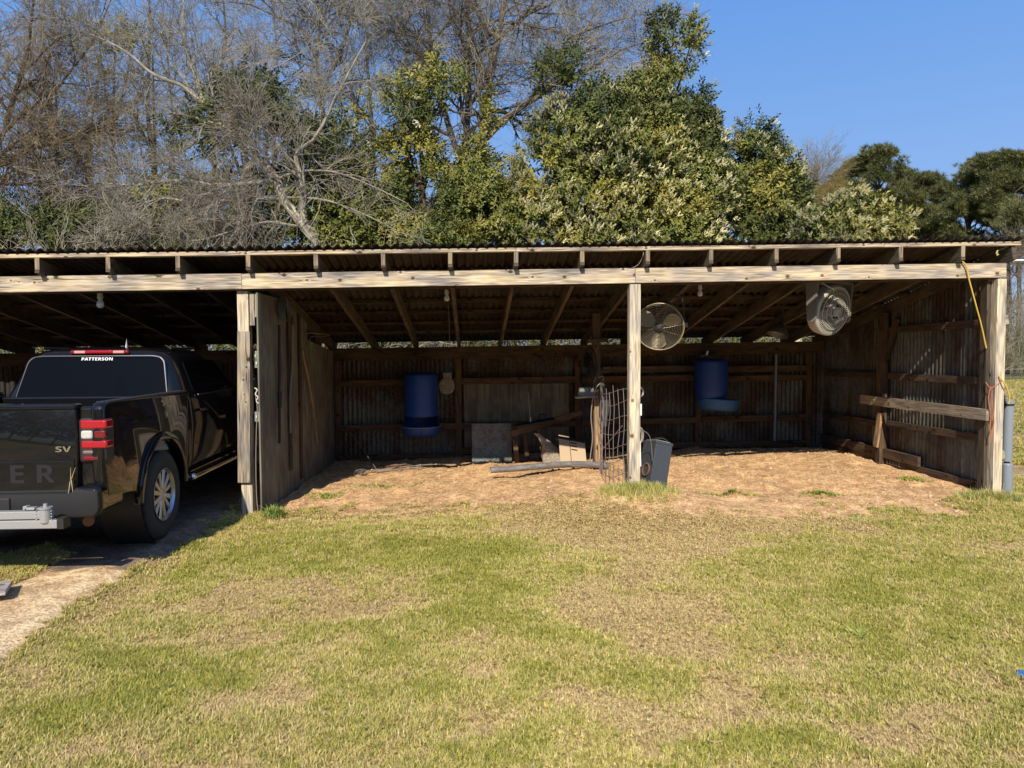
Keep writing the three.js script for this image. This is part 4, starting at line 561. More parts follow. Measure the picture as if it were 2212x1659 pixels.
{ const pt = (u, v) => { const z = lerp(-1.62, -1.86, (u - 1058) / 255), p = at(u, v, z).clone(); p.y = Math.max(p.y, gh(p.x, z) + 0.035); return p; }, pts = [pt(1060, 1015), pt(1120, 1011), pt(1180, 1006), pt(1225, 1003), pt(1260, 1003), pt(1312, 1006)]; const g = thing('bent_pipe', 'bent grey plastic pipe lying on the dirt floor', 'pipe'); mesh('tube', tube(pts, 0.044, 12, 30), M.pipe, g); const e = pts[5]; mesh('end_ring', new THREE.TorusGeometry(0.036, 0.012, 6, 20).rotateY(Math.PI / 2).translate(e.x, e.y, e.z), M.pipe, g); }
{ // thin rods and wire
  const q = rng(88), c = at(810, 1000, -2.95).clone(); for (let i = 0; i < 7; i++) { const a = -0.15 + q() * 0.5, l = 0.4 + q() * 0.6, p = V(c.x - 0.15 + q() * 0.25, 0, c.z + q() * 0.25), e = V(p.x + Math.cos(a) * l, 0, p.z - Math.sin(a) * l * 0.5); p.y = gh(p.x, p.z) + 0.01 + i * 0.008; e.y = gh(e.x, e.z) + 0.02 + i * 0.012; tag(mesh('metal_rod', rod(p, e, 0.006, 0.006, 6), i % 2 ? M.rodSteel : M.rust), 'thin metal rod in the loose heap by the partition', 'rod', 'rods heaped by the partition'); }
  const a = at(758, 938, -3.85).clone(); tag(mesh('long_rod', rod(V(a.x, a.y, -3.93), V(c.x + 0.05, gh(c.x, c.z) + 0.02, c.z + 0.1), 0.006, 0.006, 6), M.rodSteel), 'long thin metal rod leaning into the back left corner', 'rod'); const b = at(777, 1013, -2.7).clone(); const bg = thing('wire_bundle', 'tangle of pale baling wire on the dirt floor', 'wire', null, V(b.x, gh(b.x, b.z) + 0.03, b.z)); mesh('strands', merge([...Array(9).keys()].map((i) => tube([0, 1, 2, 3].map(() => V((q() - 0.5) * 0.22, (q() - 0.35) * 0.09, (q() - 0.5) * 0.16)), 0.005, 4, 8))), M.rodSteel, bg);
}
// ---- tools on the plywood partition
{
  const X = -2.222, on = (u, v, x = X) => atX(u, v, x).clone();
  tag(mesh('steel_bar', merge([rod(on(603, 702), on(604, 958), 0.016, 0.016, 8), rod(on(604, 845), on(604, 880), 0.024, 0.024, 8)]), M.black), 'black steel bar hung upright on the partition', 'bar');
  { const g = thing('tool_handle', 'pale bent wooden handle hung on the partition', 'handle'); const pts = [on(632, 700), on(631, 780), on(627, 850), on(628, 935)]; mesh('shaft', tube(pts, 0.014, 8, 20), M.grey, g); mesh('end_cap', rod(on(632, 682), on(632, 702), 0.017, 0.017, 8), M.rust, g); }
  { const g = thing('tool_handle', 'yellow brown wooden handle slanting across the partition', 'handle'); mesh('shaft', tube([on(655, 768), on(664, 810), on(676, 880), on(686, 958)], 0.0135, 8, 20), M.fresh, g); mesh('ferrule', rod(on(655, 768), on(653, 757), 0.015, 0.015, 8), M.grey, g); }
  { const g = thing('wire_bracket', 'bent pale wire bracket at the top of the partition panel', 'bracket'); mesh('wire', tube([on(655, 755), on(656, 730), on(660, 722), on(690, 721), on(712, 724)], 0.009, 5, 24), M.grey, g); mesh('wire', tube([on(668, 757), on(669, 732), on(684, 728), on(705, 727)], 0.006, 5, 20), M.wire, g); }
  { const p = on(612, 668), g = thing('hose_coil', 'dark hose coiled high on the partition', 'hose', null, p); mesh('loops', merge([0, 1, 2, 3].map((i) => new THREE.TorusGeometry(0.17 - i * 0.012, 0.014, 6, 32).scale(1, 0.8, 1).rotateY(Math.PI / 2 - 0.1 + i * 0.07).translate(0.01 + i * 0.006, -i * 0.01, 0))), M.rag, g); mesh('hook', rod(V(-0.03, 0.12, 0), V(0.05, 0.13, 0), 0.008), M.rust, g); }
  // switch boxes and cable in the slot between post and panel
  for (const [u, v, h, l] of [[553.5, 769, 0.11, 'upper grey switch box in the slot beside the left post'], [556, 785, 0.10, 'second grey switch box below it beside the left post'], [556, 900, 0.11, 'lower grey switch box beside the left post']]) { const p = at(u, v, -0.12).clone(), g = thing('switch_box', l, 'switch box', 'switch boxes at the left post', p); mesh('case', rbox(0.055, h, 0.04, 0.006), M.boxGreyTop, g); mesh('toggle', rbox(0.012, 0.03, 0.02, 0.004, 0, 0, 0.025), M.ceramic, g); mesh('back_plate', box(0.12, 0.05, 0.012, 0.0, 0, -0.028), M.darkMetal, g); }
  const cb = (l, pts, r, m) => tag(mesh('cable', tube(pts.map(([u, v]) => at(u, v, -0.1).clone()), r, 5, 24), m), l, 'cable', 'cables at the left post');
  cb('pinkish looped cable at the top of the post slot', [[549, 764], [547, 748], [551, 744], [556, 752], [559, 768]], 0.008, M.rust); cb('thin pale cable running down the post slot', [[555, 838], [553, 862], [556, 875], [554, 930], [553, 1000], [555, 1080], [558, 1108]], 0.006, M.wire); cb('knotted cable ends halfway up the post slot', [[550, 838], [556, 842], [552, 852], [558, 858], [554, 866], [559, 872]], 0.007, M.ceramic);
}
// ---- right corner: cord, twine, pipes, drop wire
{
  const z = 0.045; tag(mesh('yellow_cord', tube([at(2068, 566, -0.1), at(2078, 565, z), at(2086, 572, z + 0.01), at(2092, 600, z), at(2108, 660, 0.02), at(2120, 705, -0.02), at(2130, 752, -0.05)].map((p) => p.clone()), 0.0085, 6, 48), M.yellow), 'yellow extension cord hung over the right end of the header', 'cord');
  tag(mesh('yellow_cord', tube([at(2158, 812, 0.04), at(2168, 826, 0.07), at(2176, 842, 0.07), at(2180, 862, 0.06), at(2178, 872, 0.05)].map((p) => p.clone()), 0.008, 6, 30), M.yellow), 'end of a yellow cord draped over the grey pipe', 'cord');
  const g = thing('baling_twine', 'orange baling twine tied round the right post', 'twine'), T2 = (l) => l.map(([u, v, zz]) => at(u, v, zz ?? 0.035).clone());
  mesh('loop', tube(T2([[2129, 826, -0.05], [2140, 838], [2152, 832], [2163, 822], [2168, 814, -0.05]]), 0.0055, 5, 24), M.orange, g); mesh('strand', tube(T2([[2139, 836], [2135, 860], [2140, 900], [2138, 930], [2144, 948]]), 0.0055, 5, 24), M.orange, g); mesh('strand', tube(T2([[2142, 838], [2143, 870], [2147, 910], [2143, 935], [2139, 950]]), 0.0055, 5, 24), M.orange, g);
  const xp = 6.075, zp = -0.03, y = (v) => at(2172, v, zp).y;
  { const g2 = thing('grey_pipe', 'upper length of grey pipe standing against the right corner', 'pipe', 'grey pipes at the corner'); mesh('barrel', rod(V(xp, y(996), zp), V(xp + 0.005, y(862), zp), 0.052, 0.052, 20), M.tank, g2); mesh('collar', rod(V(xp, y(872), zp), V(xp, y(876), zp), 0.056, 0.056, 20), M.black, g2); }
  { const g2 = thing('grey_pipe', 'lower length of grey pipe standing against the right corner', 'pipe', 'grey pipes at the corner'); mesh('barrel', merge([rod(V(xp + 0.01, gh(xp, 0) - 0.02, zp), V(xp + 0.005, y(1004), zp), 0.058, 0.056, 20), new THREE.SphereGeometry(0.056, 16, 8).scale(1, 0.5, 1).translate(xp + 0.005, y(1004), zp)]), M.tank, g2); mesh('joint', rod(V(xp + 0.0, y(1004), zp), V(xp, y(994), zp), 0.03, 0.03, 12), M.black, g2); }
  { const a = V(6.0, rafBot(6, 0.05) + 0.01, 0.05), d = thing('drop_wire', 'white service wire running off from the roof corner', 'wire'); mesh('wire', tube([a, V(7.5, a.y + 0.02, 0.1), V(12, a.y + 0.4, 0.4)], 0.012, 6, 30), M.white, d); }
  tag(mesh('knotted_twine', tube([at(2112 - 20, 545, 0.06), at(2151, 548, 0.06), at(2155, 540, 0.06), at(2153, 552, 0.06), at(2157, 549, 0.06)].slice(1).map((p) => p.clone()), 0.006, 5, 16), M.straw), 'scrap of twine on the last rafter tail', 'twine');
  const s = [at(1390, 545, 0.1), at(1389, 552, 0.1), at(1386, 560, 0.06), at(1378, 572, 0.03), at(1366, 579, 0.03)].map((p) => p.clone()); tag(mesh('white_string', tube(s, 0.004, 5, 20), M.sack), 'white string knotted on a rafter above the middle post', 'string');
  const hv = at(965, 660, -1.2).clone(); tag(mesh('hanging_wire', rod(V(hv.x, rafBot(hv.x, -1.9) + RH, -1.9), V(hv.x + 0.01, 1.74, -1.9), 0.003, 0.003, 4), M.wire), 'thin wire hanging from the roof of the middle bay', 'wire');
  const rm = at(2020, 700, -1.1).clone(), cl = thing('wall_hook', 'short bright hook on the upper side wall rail', 'hook', null, atX(2025, 695, 5.91).clone()); mesh('shank', rod(V(0, 0.03, -0.05), V(0, -0.05, 0.1), 0.006), M.alloy, cl); mesh('arm', rod(V(0, 0.03, -0.05), V(0, 0.04, -0.2), 0.006), M.alloy, cl);
}
{ const p = atY(2207, 1472).clone(); tag(mesh('plastic_scrap', rbox(0.06, 0.02, 0.05, 0.006).rotateZ(0.3).rotateY(0.6).translate(p.x, gh(p.x, p.z) + 0.02, p.z), M.blueLight), 'scrap of blue plastic at the right edge of the lawn', 'scrap'); }
[[2198, 1393, 'yellow'], [1545, 1603, 'tan'], [1757, 1560, 'tan'], [1980, 1578, 'brown'], [1385, 1158, 'yellow'], [720, 1333, 'tan'], [1018, 1243, 'brown'], [520, 1303, 'brown']].forEach(([u, v, c], i) => { const p = atY(u, v).clone(), q = rng(40 + i), s = new THREE.Shape(); s.moveTo(-0.035, 0); s.quadraticCurveTo(-0.005, 0.02, 0.035, 0); s.quadraticCurveTo(-0.005, -0.022, -0.035, 0); const g = new THREE.ExtrudeGeometry(s, { depth: 0.0012, bevelEnabled: false, curveSegments: 5 }); const a = g.attributes.position; for (let k = 0; k < a.count; k++) a.setZ(k, a.getZ(k) + a.getX(k) * a.getX(k) * 6); g.computeVertexNormals(); g.rotateX(-Math.PI / 2 + (q() - 0.5) * 0.6).rotateY(q() * 6).translate(p.x, gh(p.x, p.z) + 0.022, p.z); tag(mesh('fallen_leaf', g, c === 'yellow' ? std(0.62, 0.5, 0.12) : c === 'tan' ? std(0.6, 0.42, 0.22) : std(0.3, 0.17, 0.08)), ['yellow fallen leaf near the right edge', 'tan fallen leaf at the bottom middle', 'tan fallen leaf low on the right', 'brown fallen leaf low at the far right', 'small yellow leaf before the middle post', 'tan leaf left of the lawn middle', 'brown leaf in the middle of the lawn', 'brown leaf on the left of the lawn'][i], 'leaf', 'fallen leaves on the lawn'); });
// plank on the drive, bottom left
{ const a = atY(36, 1296, -0.02).clone(), g = tag(mesh('plank', board(V(a.x - 0.06, gh(a.x, a.z) + 0.06, a.z - 0.02), V(a.x - 1.4, gh(a.x - 1.4, a.z) + 0.05, a.z + 0.55), 0.03, 0.26), new THREE.MeshStandardMaterial({ color: lin(0.56, 0.58, 0.62), map: wr(T.wood), roughness: 0.7 })), 'pale grey plank lying on the sandy wheel track', 'plank'); }
// jars on a shelf in the far left of the truck bay
{
  const c = at(20, 862, -3.85).clone(); const sh = thing('wall_shelf', 'dark red shelf on the back wall of the truck bay', 'shelf'); mesh('top', board(V(c.x - 0.6, c.y, -3.83), V(c.x + 0.2, c.y, -3.83), 0.03, 0.26), M.rust, sh); mesh('front', box(0.8, 0.14, 0.02, c.x - 0.2, c.y - 0.09, -3.71), M.rust, sh); mesh('bracket', box(0.04, 0.1, 0.2, c.x + 0.1, c.y - 0.06, -3.9), M.brown, sh);
  [[8, 0.03, 0.26], [20, 0.028, 0.24], [30, 0.035, 0.26]].forEach(([u, r, h], i) => { const p = at(u, 850, -3.85).clone(), g = thing('jar', ['left pale jar', 'middle pale jar', 'right pale jar'][i] + ' on the shelf behind the truck', 'jar', 'jars on the shelf', V(p.x, c.y + 0.015, -3.83)); mesh('body', cyl(r, r * 1.05, h, 12, 0, h / 2, 0), M.ceramic, g); mesh('lid', cyl(r * 0.9, r * 0.9, 0.03, 12, 0, h + 0.012, 0), M.boxGrey, g); });
}
// ---------------------------------------------------------------- trees and brush behind the shed
class Wood {
  constructor() { this.p = []; this.i = []; this.uv = []; }
  tube(pts, rs) {
    const n = rs[0] > 0.06 ? 8 : rs[0] > 0.02 ? 5 : 3, o = this.p.length / 3; let len = 0; const X = V(0, 0, 0), Z = V(0, 0, 0), D = V(0, 0, 0);
    for (let k = 0; k < pts.length; k++) {
      D.copy(pts[Math.min(k + 1, pts.length - 1)]).sub(pts[Math.max(k - 1, 0)]).normalize(); X.set(Math.abs(D.y) > 0.9 ? 1 : 0, Math.abs(D.y) > 0.9 ? 0 : 1, 0).cross(D).normalize(); Z.crossVectors(D, X);
      if (k) len += pts[k].distanceTo(pts[k - 1]);
      for (let j = 0; j < n; j++) { const a = j / n * 6.2832, c = Math.cos(a) * rs[k], s = Math.sin(a) * rs[k]; this.p.push(pts[k].x + X.x * c + Z.x * s, pts[k].y + X.y * c + Z.y * s, pts[k].z + X.z * c + Z.z * s); this.uv.push(j / n * 0.5, len * 0.6); }
    }
    for (let k = 0; k < pts.length - 1; k++) for (let j = 0; j < n; j++) { const a = o + k * n + j, b = o + k * n + (j + 1) % n; this.i.push(a, b, a + n, b, b + n, a + n); }
  }
  build() { return geo(this.p, this.i, this.uv); }
}
function perp(d, q) { const v = V(q() - 0.5, q() - 0.5, q() - 0.5); return v.addScaledVector(d, -v.dot(d)).normalize(); }
// one bough and everything that grows from it; tips collects places for twig sprays
function bough(W, p, d, len, r, depth, q, o, tips) {
  const n = depth > 1 ? 5 : 3, pts = [p.clone()], rs = [r], dir = d.clone(), r1 = Math.max(r * (depth > 0 ? 0.42 : 0.35), 0.0035);
  for (let k = 1; k <= n; k++) { dir.addScaledVector(perp(dir, q), o.wander * (0.4 + q())).addScaledVector(Y, o.up * (depth > 2 ? 1 : 0.6)).normalize(); pts.push(pts[k - 1].clone().addScaledVector(dir, len / n)); rs.push(lerp(r, r1, k / n)); }
  W.tube(pts, rs);
  sprout(W, pts, rs, len, depth, q, o, tips);
}
function sprout(W, pts, rs, len, depth, q, o, tips, from = 0.25) {
  if (depth <= 0) { tips.push([pts[pts.length - 1], pts[pts.length - 1].clone().sub(pts[pts.length - 2]).normalize(), len]); return; }
  const nc = Math.round(o.kids * (0.8 + q() * 0.4)), L = pts.length - 1;
  for (let c = 0; c < nc; c++) {
    const t = c === nc - 1 ? 1 : lerp(from, 1, (c + q()) / nc), f = t * L, k = Math.min(L - 1, Math.floor(f)), e = f - k, p = pts[k].clone().lerp(pts[k + 1], e), d0 = pts[k + 1].clone().sub(pts[k]).normalize(), a = (t === 1 ? 0.25 : lerp(o.fork * 0.6, o.fork * 1.3, q())), d = d0.multiplyScalar(Math.cos(a)).addScaledVector(perp(d0, q), Math.sin(a)).normalize();
    if (o.flat) d.z *= o.flat, d.normalize();
    bough(W, p, d, len * (o.shrink ?? 1) * lerp(0.75, 0.42, t) * (0.75 + q() * 0.5), Math.max(0.004, lerp(rs[k], rs[k + 1], e) * (t === 1 ? 0.95 : o.thin ?? 0.68)), depth - 1, q, o, tips);
  }
}
const sprayGeo = (() => { const out = []; for (let s = 0; s < 3; s++) { const q = rng(900 + s), W = new Wood(), tips = []; bough(W, V(0, 0, 0), Y, 1, 0.005, 2, q, { wander: 0.25, up: 0.02, kids: 4, fork: 0.7 }, tips); for (let k = 0; k < W.p.length; k++) W.p[k] = W.p[k]; out.push(W.build()); } return out; })();
function sprays(parent, tips, mat, q, size, colors, per = 1) {            // per: how many sprays a tip carries, on average
  const ms = [[], [], []], cs = [[], [], []], qt = new THREE.Quaternion();
  for (const [p, d] of tips) for (let k = 0; k < per; k++) { if (per - k < 1 && q() > per - k) continue; const dd = d.clone().addScaledVector(perp(d, q), k ? 0.9 : 0.25).normalize(), s = size * (0.6 + q() * 0.8), j = Math.floor(q() * 3); qt.setFromUnitVectors(Y, dd); ms[j].push(new THREE.Matrix4().compose(p, qt, V(s, s, s))); cs[j].push(pickC(colors, q)); }
  for (let j = 0; j < 3; j++) if (ms[j].length) inst('twigs', sprayGeo[j], mat, ms[j], cs[j], parent);
}
M.twig = std(1, 1, 1, 0.9);
const TW = { pale: [[0.42, 0.38, 0.32], [0.34, 0.30, 0.25], [0.50, 0.46, 0.40]], grey: [[0.34, 0.30, 0.22], [0.27, 0.23, 0.17], [0.40, 0.36, 0.26]], brown: [[0.27, 0.21, 0.13], [0.21, 0.165, 0.105], [0.33, 0.27, 0.16]] };
let triCount = 0;
// bare tree: explicit boughs surveyed in the photograph as [[u, v], ...] at depth z, then grown out
function bareTree(label, z, limbs, mat, tw, seed, o = {}) {
  const q = rng(seed), W = new Wood(), tips = [], opt = { wander: 0.3, up: 0.04, kids: 4, fork: 0.95, flat: 0.8, ...o }, g = thing('bare_tree', label, 'tree', 'bare trees behind the shed');
  limbs.forEach(([pts, r0, r1, depth, len, dz = 0], i) => {
    const P = pts.map(([u, v], k) => at(u, v, z + dz * k / (pts.length - 1)));
    if (i === 0) { const b = P[0].clone(); b.y = gh(b.x, z) - 0.1; P.unshift(b); g.position.set(0, 0, 0); }
    const c = new THREE.CatmullRomCurve3(P), n = Math.max(6, P.length * 3), cp = c.getPoints(n), rs = cp.map((_, k) => lerp(r0, r1, Math.pow(k / n, 0.8)) * (0.95 + q() * 0.1)); W.tube(cp, rs); sprout(W, cp, rs, len, depth, q, { ...opt, kids: o.mainKids ?? 8 }, tips, i ? 0.12 : 0.35);
  });
  const gg = W.build(); triCount += gg.index.count / 3; mesh('trunk', gg, mat, g); sprays(g, tips, M.twig, q, o.spray ?? 0.8, tw, o.per ?? 1); return g;
}
// simple upright bare tree that fills the background
function fillTree(label, u, v0, vTop, z, r, mat, tw, seed, o = {}) {
  const q = rng(seed), l = [[u, 560]], n = 4; for (let k = 1; k <= n; k++) l.push([u + (q() - 0.5) * 46 * k / n + (o.lean ?? 0) * k, lerp(540, vTop, k / n)]);
  return bareTree(label, z, [[l, r, 0.02, o.depth ?? 3, o.len ?? 2.4]], mat, tw, seed + 1, { mainKids: 11, kids: 4, fork: 0.9, up: 0.06, spray: 0.9, per: 0.35, ...o });
}
// leafy sprig
const sprig = (n, L, w, seed, spread = 0.24) => {
  const q = rng(seed), pos = [], idx = [];
  for (let i = 0; i < n; i++) {
    const t = i / n, a = i * 2.4 + q(), el = lerp(0.15, 1.1, t) + (q() - 0.5) * 0.4, b = V(0, t * spread, 0), d = V(Math.cos(a) * Math.cos(el), Math.sin(el), Math.sin(a) * Math.cos(el)), s = V(-Math.sin(a), 0, Math.cos(a)), l = L * (0.7 + q() * 0.5), m = b.clone().addScaledVector(d, l * 0.5), e = b.clone().addScaledVector(d, l).addScaledVector(Y, -l * 0.18), o = pos.length / 3, lift = d.clone().cross(s).multiplyScalar(-w * 0.22);
    const p1 = m.clone().addScaledVector(s, w / 2).add(lift), p2 = m.clone().addScaledVector(s, -w / 2).add(lift);
    pos.push(b.x, b.y, b.z, p1.x, p1.y, p1.z, e.x, e.y, e.z, p2.x, p2.y, p2.z, m.x, m.y, m.z); idx.push(o, o + 1, o + 4, o + 1, o + 2, o + 4, o + 2, o + 3, o + 4, o + 3, o, o + 4);
  }
  return geo(pos, idx);
};
const SPRIGS = [sprig(11, 0.12, 0.042, 1), sprig(9, 0.13, 0.045, 2, 0.2), sprig(12, 0.10, 0.038, 3, 0.3)];
const bloomGeo = (() => { const q = rng(12), pos = [], idx = []; for (let s = 0; s < 5; s++) { const a0 = s * 1.256 + q(), tilt = 0.35 + q() * 0.4, ax = V(Math.cos(a0) * Math.sin(tilt), Math.cos(tilt), Math.sin(a0) * Math.sin(tilt)), b = ax.clone().multiplyScalar(0.08); for (let i = 0; i < 14; i++) { const a = i * 2.4, p = b.clone().addScaledVector(ax, i * 0.0085), r = 0.020 * (1 - i / 20), c = p.clone().add(V(Math.cos(a) * r, 0.006, Math.sin(a) * r)), w = 0.0115, o = pos.length / 3; pos.push(c.x - w, c.y, c.z - w * 0.4, c.x + w, c.y, c.z - w * 0.4, c.x, c.y + w * 0.6, c.z + w * 1.2, c.x, c.y + w * 1.3, c.z); idx.push(o, o + 1, o + 2, o, o + 3, o + 1, o + 1, o + 3, o + 2); } } return geo(pos, idx); })();
const LEAF = { dark: [[0.062, 0.080, 0.014], [0.085, 0.104, 0.018], [0.105, 0.122, 0.022]], mid: [[0.105, 0.128, 0.020], [0.14, 0.16, 0.026], [0.18, 0.19, 0.034], [0.225, 0.225, 0.045]], yellow: [[0.19, 0.19, 0.03], [0.25, 0.23, 0.04], [0.32, 0.28, 0.06]] }, CREAM = [[0.82, 0.78, 0.47], [0.74, 0.68, 0.36], [0.88, 0.84, 0.58]];
let leafN = 0;
function leafy(name, label, category, group, z, clumps, o = {}) {
  const q = rng(o.seed ?? 5), g = thing(name, label, category, group), ms = [[], [], []], cs = [[], [], []], bm = [], bc = [], qt = new THREE.Quaternion(), W = new Wood(), e = V(0, 0, 0);
  const base = at(o.trunk ?? clumps[0][0], 560, z); base.y = gh(base.x, z) - 0.1;
  const tops = [];
  for (const [u, v, ru, rv, dens = 1, kind = 'mid', bl = 0, dz = 0] of clumps) {
    const c = at(u, v, z + dz), k = (7.7 - z - dz) / FPX, rx = ru * k, ry = rv * k, rz = Math.min(rx, ry) * (o.deep ?? 0.9), area = 4 * Math.PI * Math.pow((Math.pow(rx * ry, 1.6) + Math.pow(rx * rz, 1.6) + Math.pow(ry * rz, 1.6)) / 3, 1 / 1.6), n = Math.round(area * 95 * dens * (o.dens ?? 1));
    tops.push([c, Math.min(rx, ry)]);
    for (let i = 0; i < n; i++) {
      const a = q() * 6.2832, yy = q() * 2 - 1, s = Math.sqrt(1 - yy * yy), dir = V(Math.cos(a) * s, yy, Math.sin(a) * s);
      const lump = 0.72 + 0.5 * fbm(dir.x * 2.2 + c.x * 3 + 40, dir.y * 2.2 + dir.z * 1.7 + c.y + 40, 71, 3); const rr = Math.min(1.25, lump) * lerp(0.55, 1.04, Math.pow(q(), 0.45));
      const p = V(c.x + dir.x * rx * rr, c.y + dir.y * ry * rr, c.z + dir.z * rz * rr);
      if (vn(p.x * 2.3 + 50, p.y * 2.3 + p.z * 1.1 + 50, 73) < (o.gap ?? 0.26)) continue; if (p.y < gh(p.x, p.z) + 0.1) continue;
      e.copy(dir).multiplyScalar(0.8).add(V((q() - 0.5) * 0.9, 0.35 + (q() - 0.5) * 0.6, (q() - 0.5) * 0.9)).normalize(); qt.setFromUnitVectors(Y, e); const sc = (0.75 + q() * 0.6) * (o.leaf ?? 1), j = Math.floor(q() * 3);
      ms[j].push(new THREE.Matrix4().compose(p, qt, V(sc, sc, sc))); const patch = vn(p.x * 1.4 + 9, p.y * 1.4 + 30, 75); cs[j].push(pickC(patch > 0.66 && kind !== 'dark' ? LEAF.yellow : patch < 0.3 ? LEAF.dark : LEAF[kind], q));
      if (bl && rr > 0.7 && q() < 0.85 * bl * sstep(0.2, 0.8, vn(p.x * 2.1 + 3, p.y * 2.1 + 70, 76))) { const pb = p.clone().addScaledVector(e, 0.2 * sc); const eb = e.clone().add(V(0, 0.4, 0)).normalize(); const qb = new THREE.Quaternion().setFromUnitVectors(Y, eb), s2 = 0.5 + q() * 0.45; bm.push(new THREE.Matrix4().compose(pb, qb, V(s2, s2, s2))); bc.push(pickC(CREAM, q)); }
    }
  }
  // stem and limbs that carry the clumps
  const main = tops.reduce((a, b) => (b[0].y > a[0].y ? b : a))[0], mid = base.clone().lerp(main, 0.55); mid.x = lerp(base.x, main.x, 0.4);
  const stem = new THREE.CatmullRomCurve3([base, mid, main]), sp = stem.getPoints(10); W.tube(sp, sp.map((_, k) => lerp(o.r ?? 0.12, 0.02, k / 10)));
  for (const [c, r] of tops) { const t = clamp((c.y - base.y) / Math.max(0.5, main.y - base.y) - 0.28, 0.05, 0.9), s = stem.getPoint(t), tips = [], m = s.clone().lerp(c, 0.5).add(V(0, -0.1, 0)), lp = new THREE.CatmullRomCurve3([s, m, c]).getPoints(6); W.tube(lp, lp.map((_, k) => lerp(0.05, 0.014, k / 6))); sprout(W, lp, lp.map(() => 0.014), r * 0.9, 1, q, { wander: 0.2, up: 0.05, kids: 5, fork: 0.8 }, tips, 0.4); }
  const wg = W.build(); triCount += wg.index.count / 3; mesh('trunk', wg, o.bark ?? M.barkBrown, g);
  for (let j = 0; j < 3; j++) { if (ms[j].length) inst('crown', SPRIGS[j], M.leaf, ms[j], cs[j], g); leafN += ms[j].length; }
  if (bm.length) { inst('blossom', bloomGeo, M.bloom, bm, bc, g); leafN += bm.length; }
  return g;
}
const EG = 'evergreen trees behind the shed';
leafy('laurel_tree', 'tallest evergreen with a loose leafy peak against open sky', 'tree', EG, -9.5, [[1455, 80, 48, 48, 0.5, 'mid', 0.8], [1422, 75, 20, 42, 0.5, 'mid', 0.5], [1492, 95, 22, 38, 0.45, 'mid', 0.8], [1440, 190, 56, 46, 1.2, 'mid', 0.1], [1450, 260, 85, 80, 1.3, 'dark', 0.05], [1380, 230, 60, 60, 1.1, 'mid', 0.1], [1500, 330, 62, 80, 1.1, 'dark', 0.3], [1400, 350, 120, 90, 1, 'mid', 0.5, 0.5], [1520, 420, 66, 70, 1, 'mid', 0.8, 0.4], [1440, 450, 110, 80, 1, 'mid', 0.9, 0.7]], { seed: 21, trunk: 1430, r: 0.2, gap: 0.2 });
leafy('laurel_tree', 'cream flowering evergreen thick over the roof middle', 'tree', EG, -8.4, [[1230, 300, 75, 75, 0.9, 'mid', 0.8], [1300, 250, 55, 60, 0.9, 'mid', 0.6], [1330, 340, 90, 80, 0.9, 'mid', 0.9], [1180, 390, 75, 70, 0.9, 'mid', 0.7], [1270, 430, 100, 75, 1, 'mid', 0.9], [1370, 470, 110, 70, 1, 'mid', 1], [1160, 490, 80, 60, 1, 'mid', 0.7], [1280, 530, 140, 60, 1, 'mid', 0.9], [1460, 520, 90, 60, 1, 'mid', 1]], { seed: 31, trunk: 1280, gap: 0.24 });
leafy('laurel_tree', 'open yellow green evergreen left of the flowering one', 'tree', EG, -9.2, [[900, 170, 70, 60, 0.38, 'yellow', 0.4], [960, 230, 90, 70, 0.5, 'mid', 0.4], [870, 260, 70, 60, 0.45, 'mid', 0.2], [1010, 290, 65, 60, 0.5, 'yellow', 0.4], [900, 350, 100, 60, 0.9, 'yellow', 0.2], [1000, 400, 90, 70, 1, 'mid', 0.4], [800, 400, 100, 70, 0.9, 'mid', 0.1], [890, 460, 120, 70, 1.1, 'mid', 0.1, 0.8], [1040, 470, 90, 70, 1.1, 'mid', 0.3, 0.6], [760, 480, 100, 60, 1.1, 'mid', 0.05, 1.2], [860, 530, 160, 55, 1.2, 'mid', 0, 1.4], [700, 300, 60, 50, 0.4, 'mid', 0.1], [760, 220, 50, 50, 0.25, 'yellow', 0.1]], { seed: 41, trunk: 930, gap: 0.36 });
leafy('laurel_tree', 'conical evergreen right of the tallest one', 'tree', EG, -9.8, [[1632, 300, 30, 40, 0.8, 'mid', 0.3], [1630, 350, 52, 52, 1, 'mid', 0.3], [1680, 370, 36, 40, 1, 'mid', 0.3], [1590, 400, 50, 60, 1, 'mid', 0.2], [1650, 430, 78, 70, 1, 'mid', 0.1], [1700, 440, 42, 60, 1, 'mid', 0.1], [1620, 500, 90, 60, 1, 'dark', 0.05], [1700, 520, 60, 50, 1, 'mid', 0.1]], { seed: 51, trunk: 1640 });
leafy('laurel_bush', 'low cream flowering bush above the right of the roof', 'bush', EG, -8.2, [[1850, 465, 60, 36, 1, 'mid', 1.3], [1800, 490, 60, 34, 1, 'mid', 1.2], [1930, 490, 44, 32, 1, 'mid', 1.3], [1760, 515, 44, 30, 1, 'mid', 1], [1870, 525, 90, 30, 1, 'mid', 1.2]], { seed: 61, trunk: 1850, gap: 0.3 });
leafy('ivy_mass', 'dark ivy clump high among the pale bare branches', 'ivy', EG, -7.9, [[520, 190, 60, 45, 0.5, 'dark'], [470, 230, 70, 50, 0.55, 'dark'], [560, 240, 60, 60, 0.5, 'dark'], [420, 290, 60, 40, 0.4, 'dark'], [640, 250, 55, 50, 0.45, 'dark'], [600, 330, 80, 50, 0.5, 'dark'], [700, 240, 40, 40, 0.4, 'dark'], [520, 320, 60, 40, 0.4, 'dark'], [700, 330, 70, 60, 0.5, 'dark']], { seed: 71, trunk: 560, gap: 0.4 });
leafy('ivy_mass', 'dark ivy clump on the limb left of the tallest evergreen', 'ivy', EG, -11, [[1215, 140, 44, 34, 0.6, 'dark'], [1190, 170, 40, 30, 0.5, 'dark'], [1250, 165, 30, 22, 0.4, 'dark']], { seed: 72, trunk: 1190, gap: 0.4 });
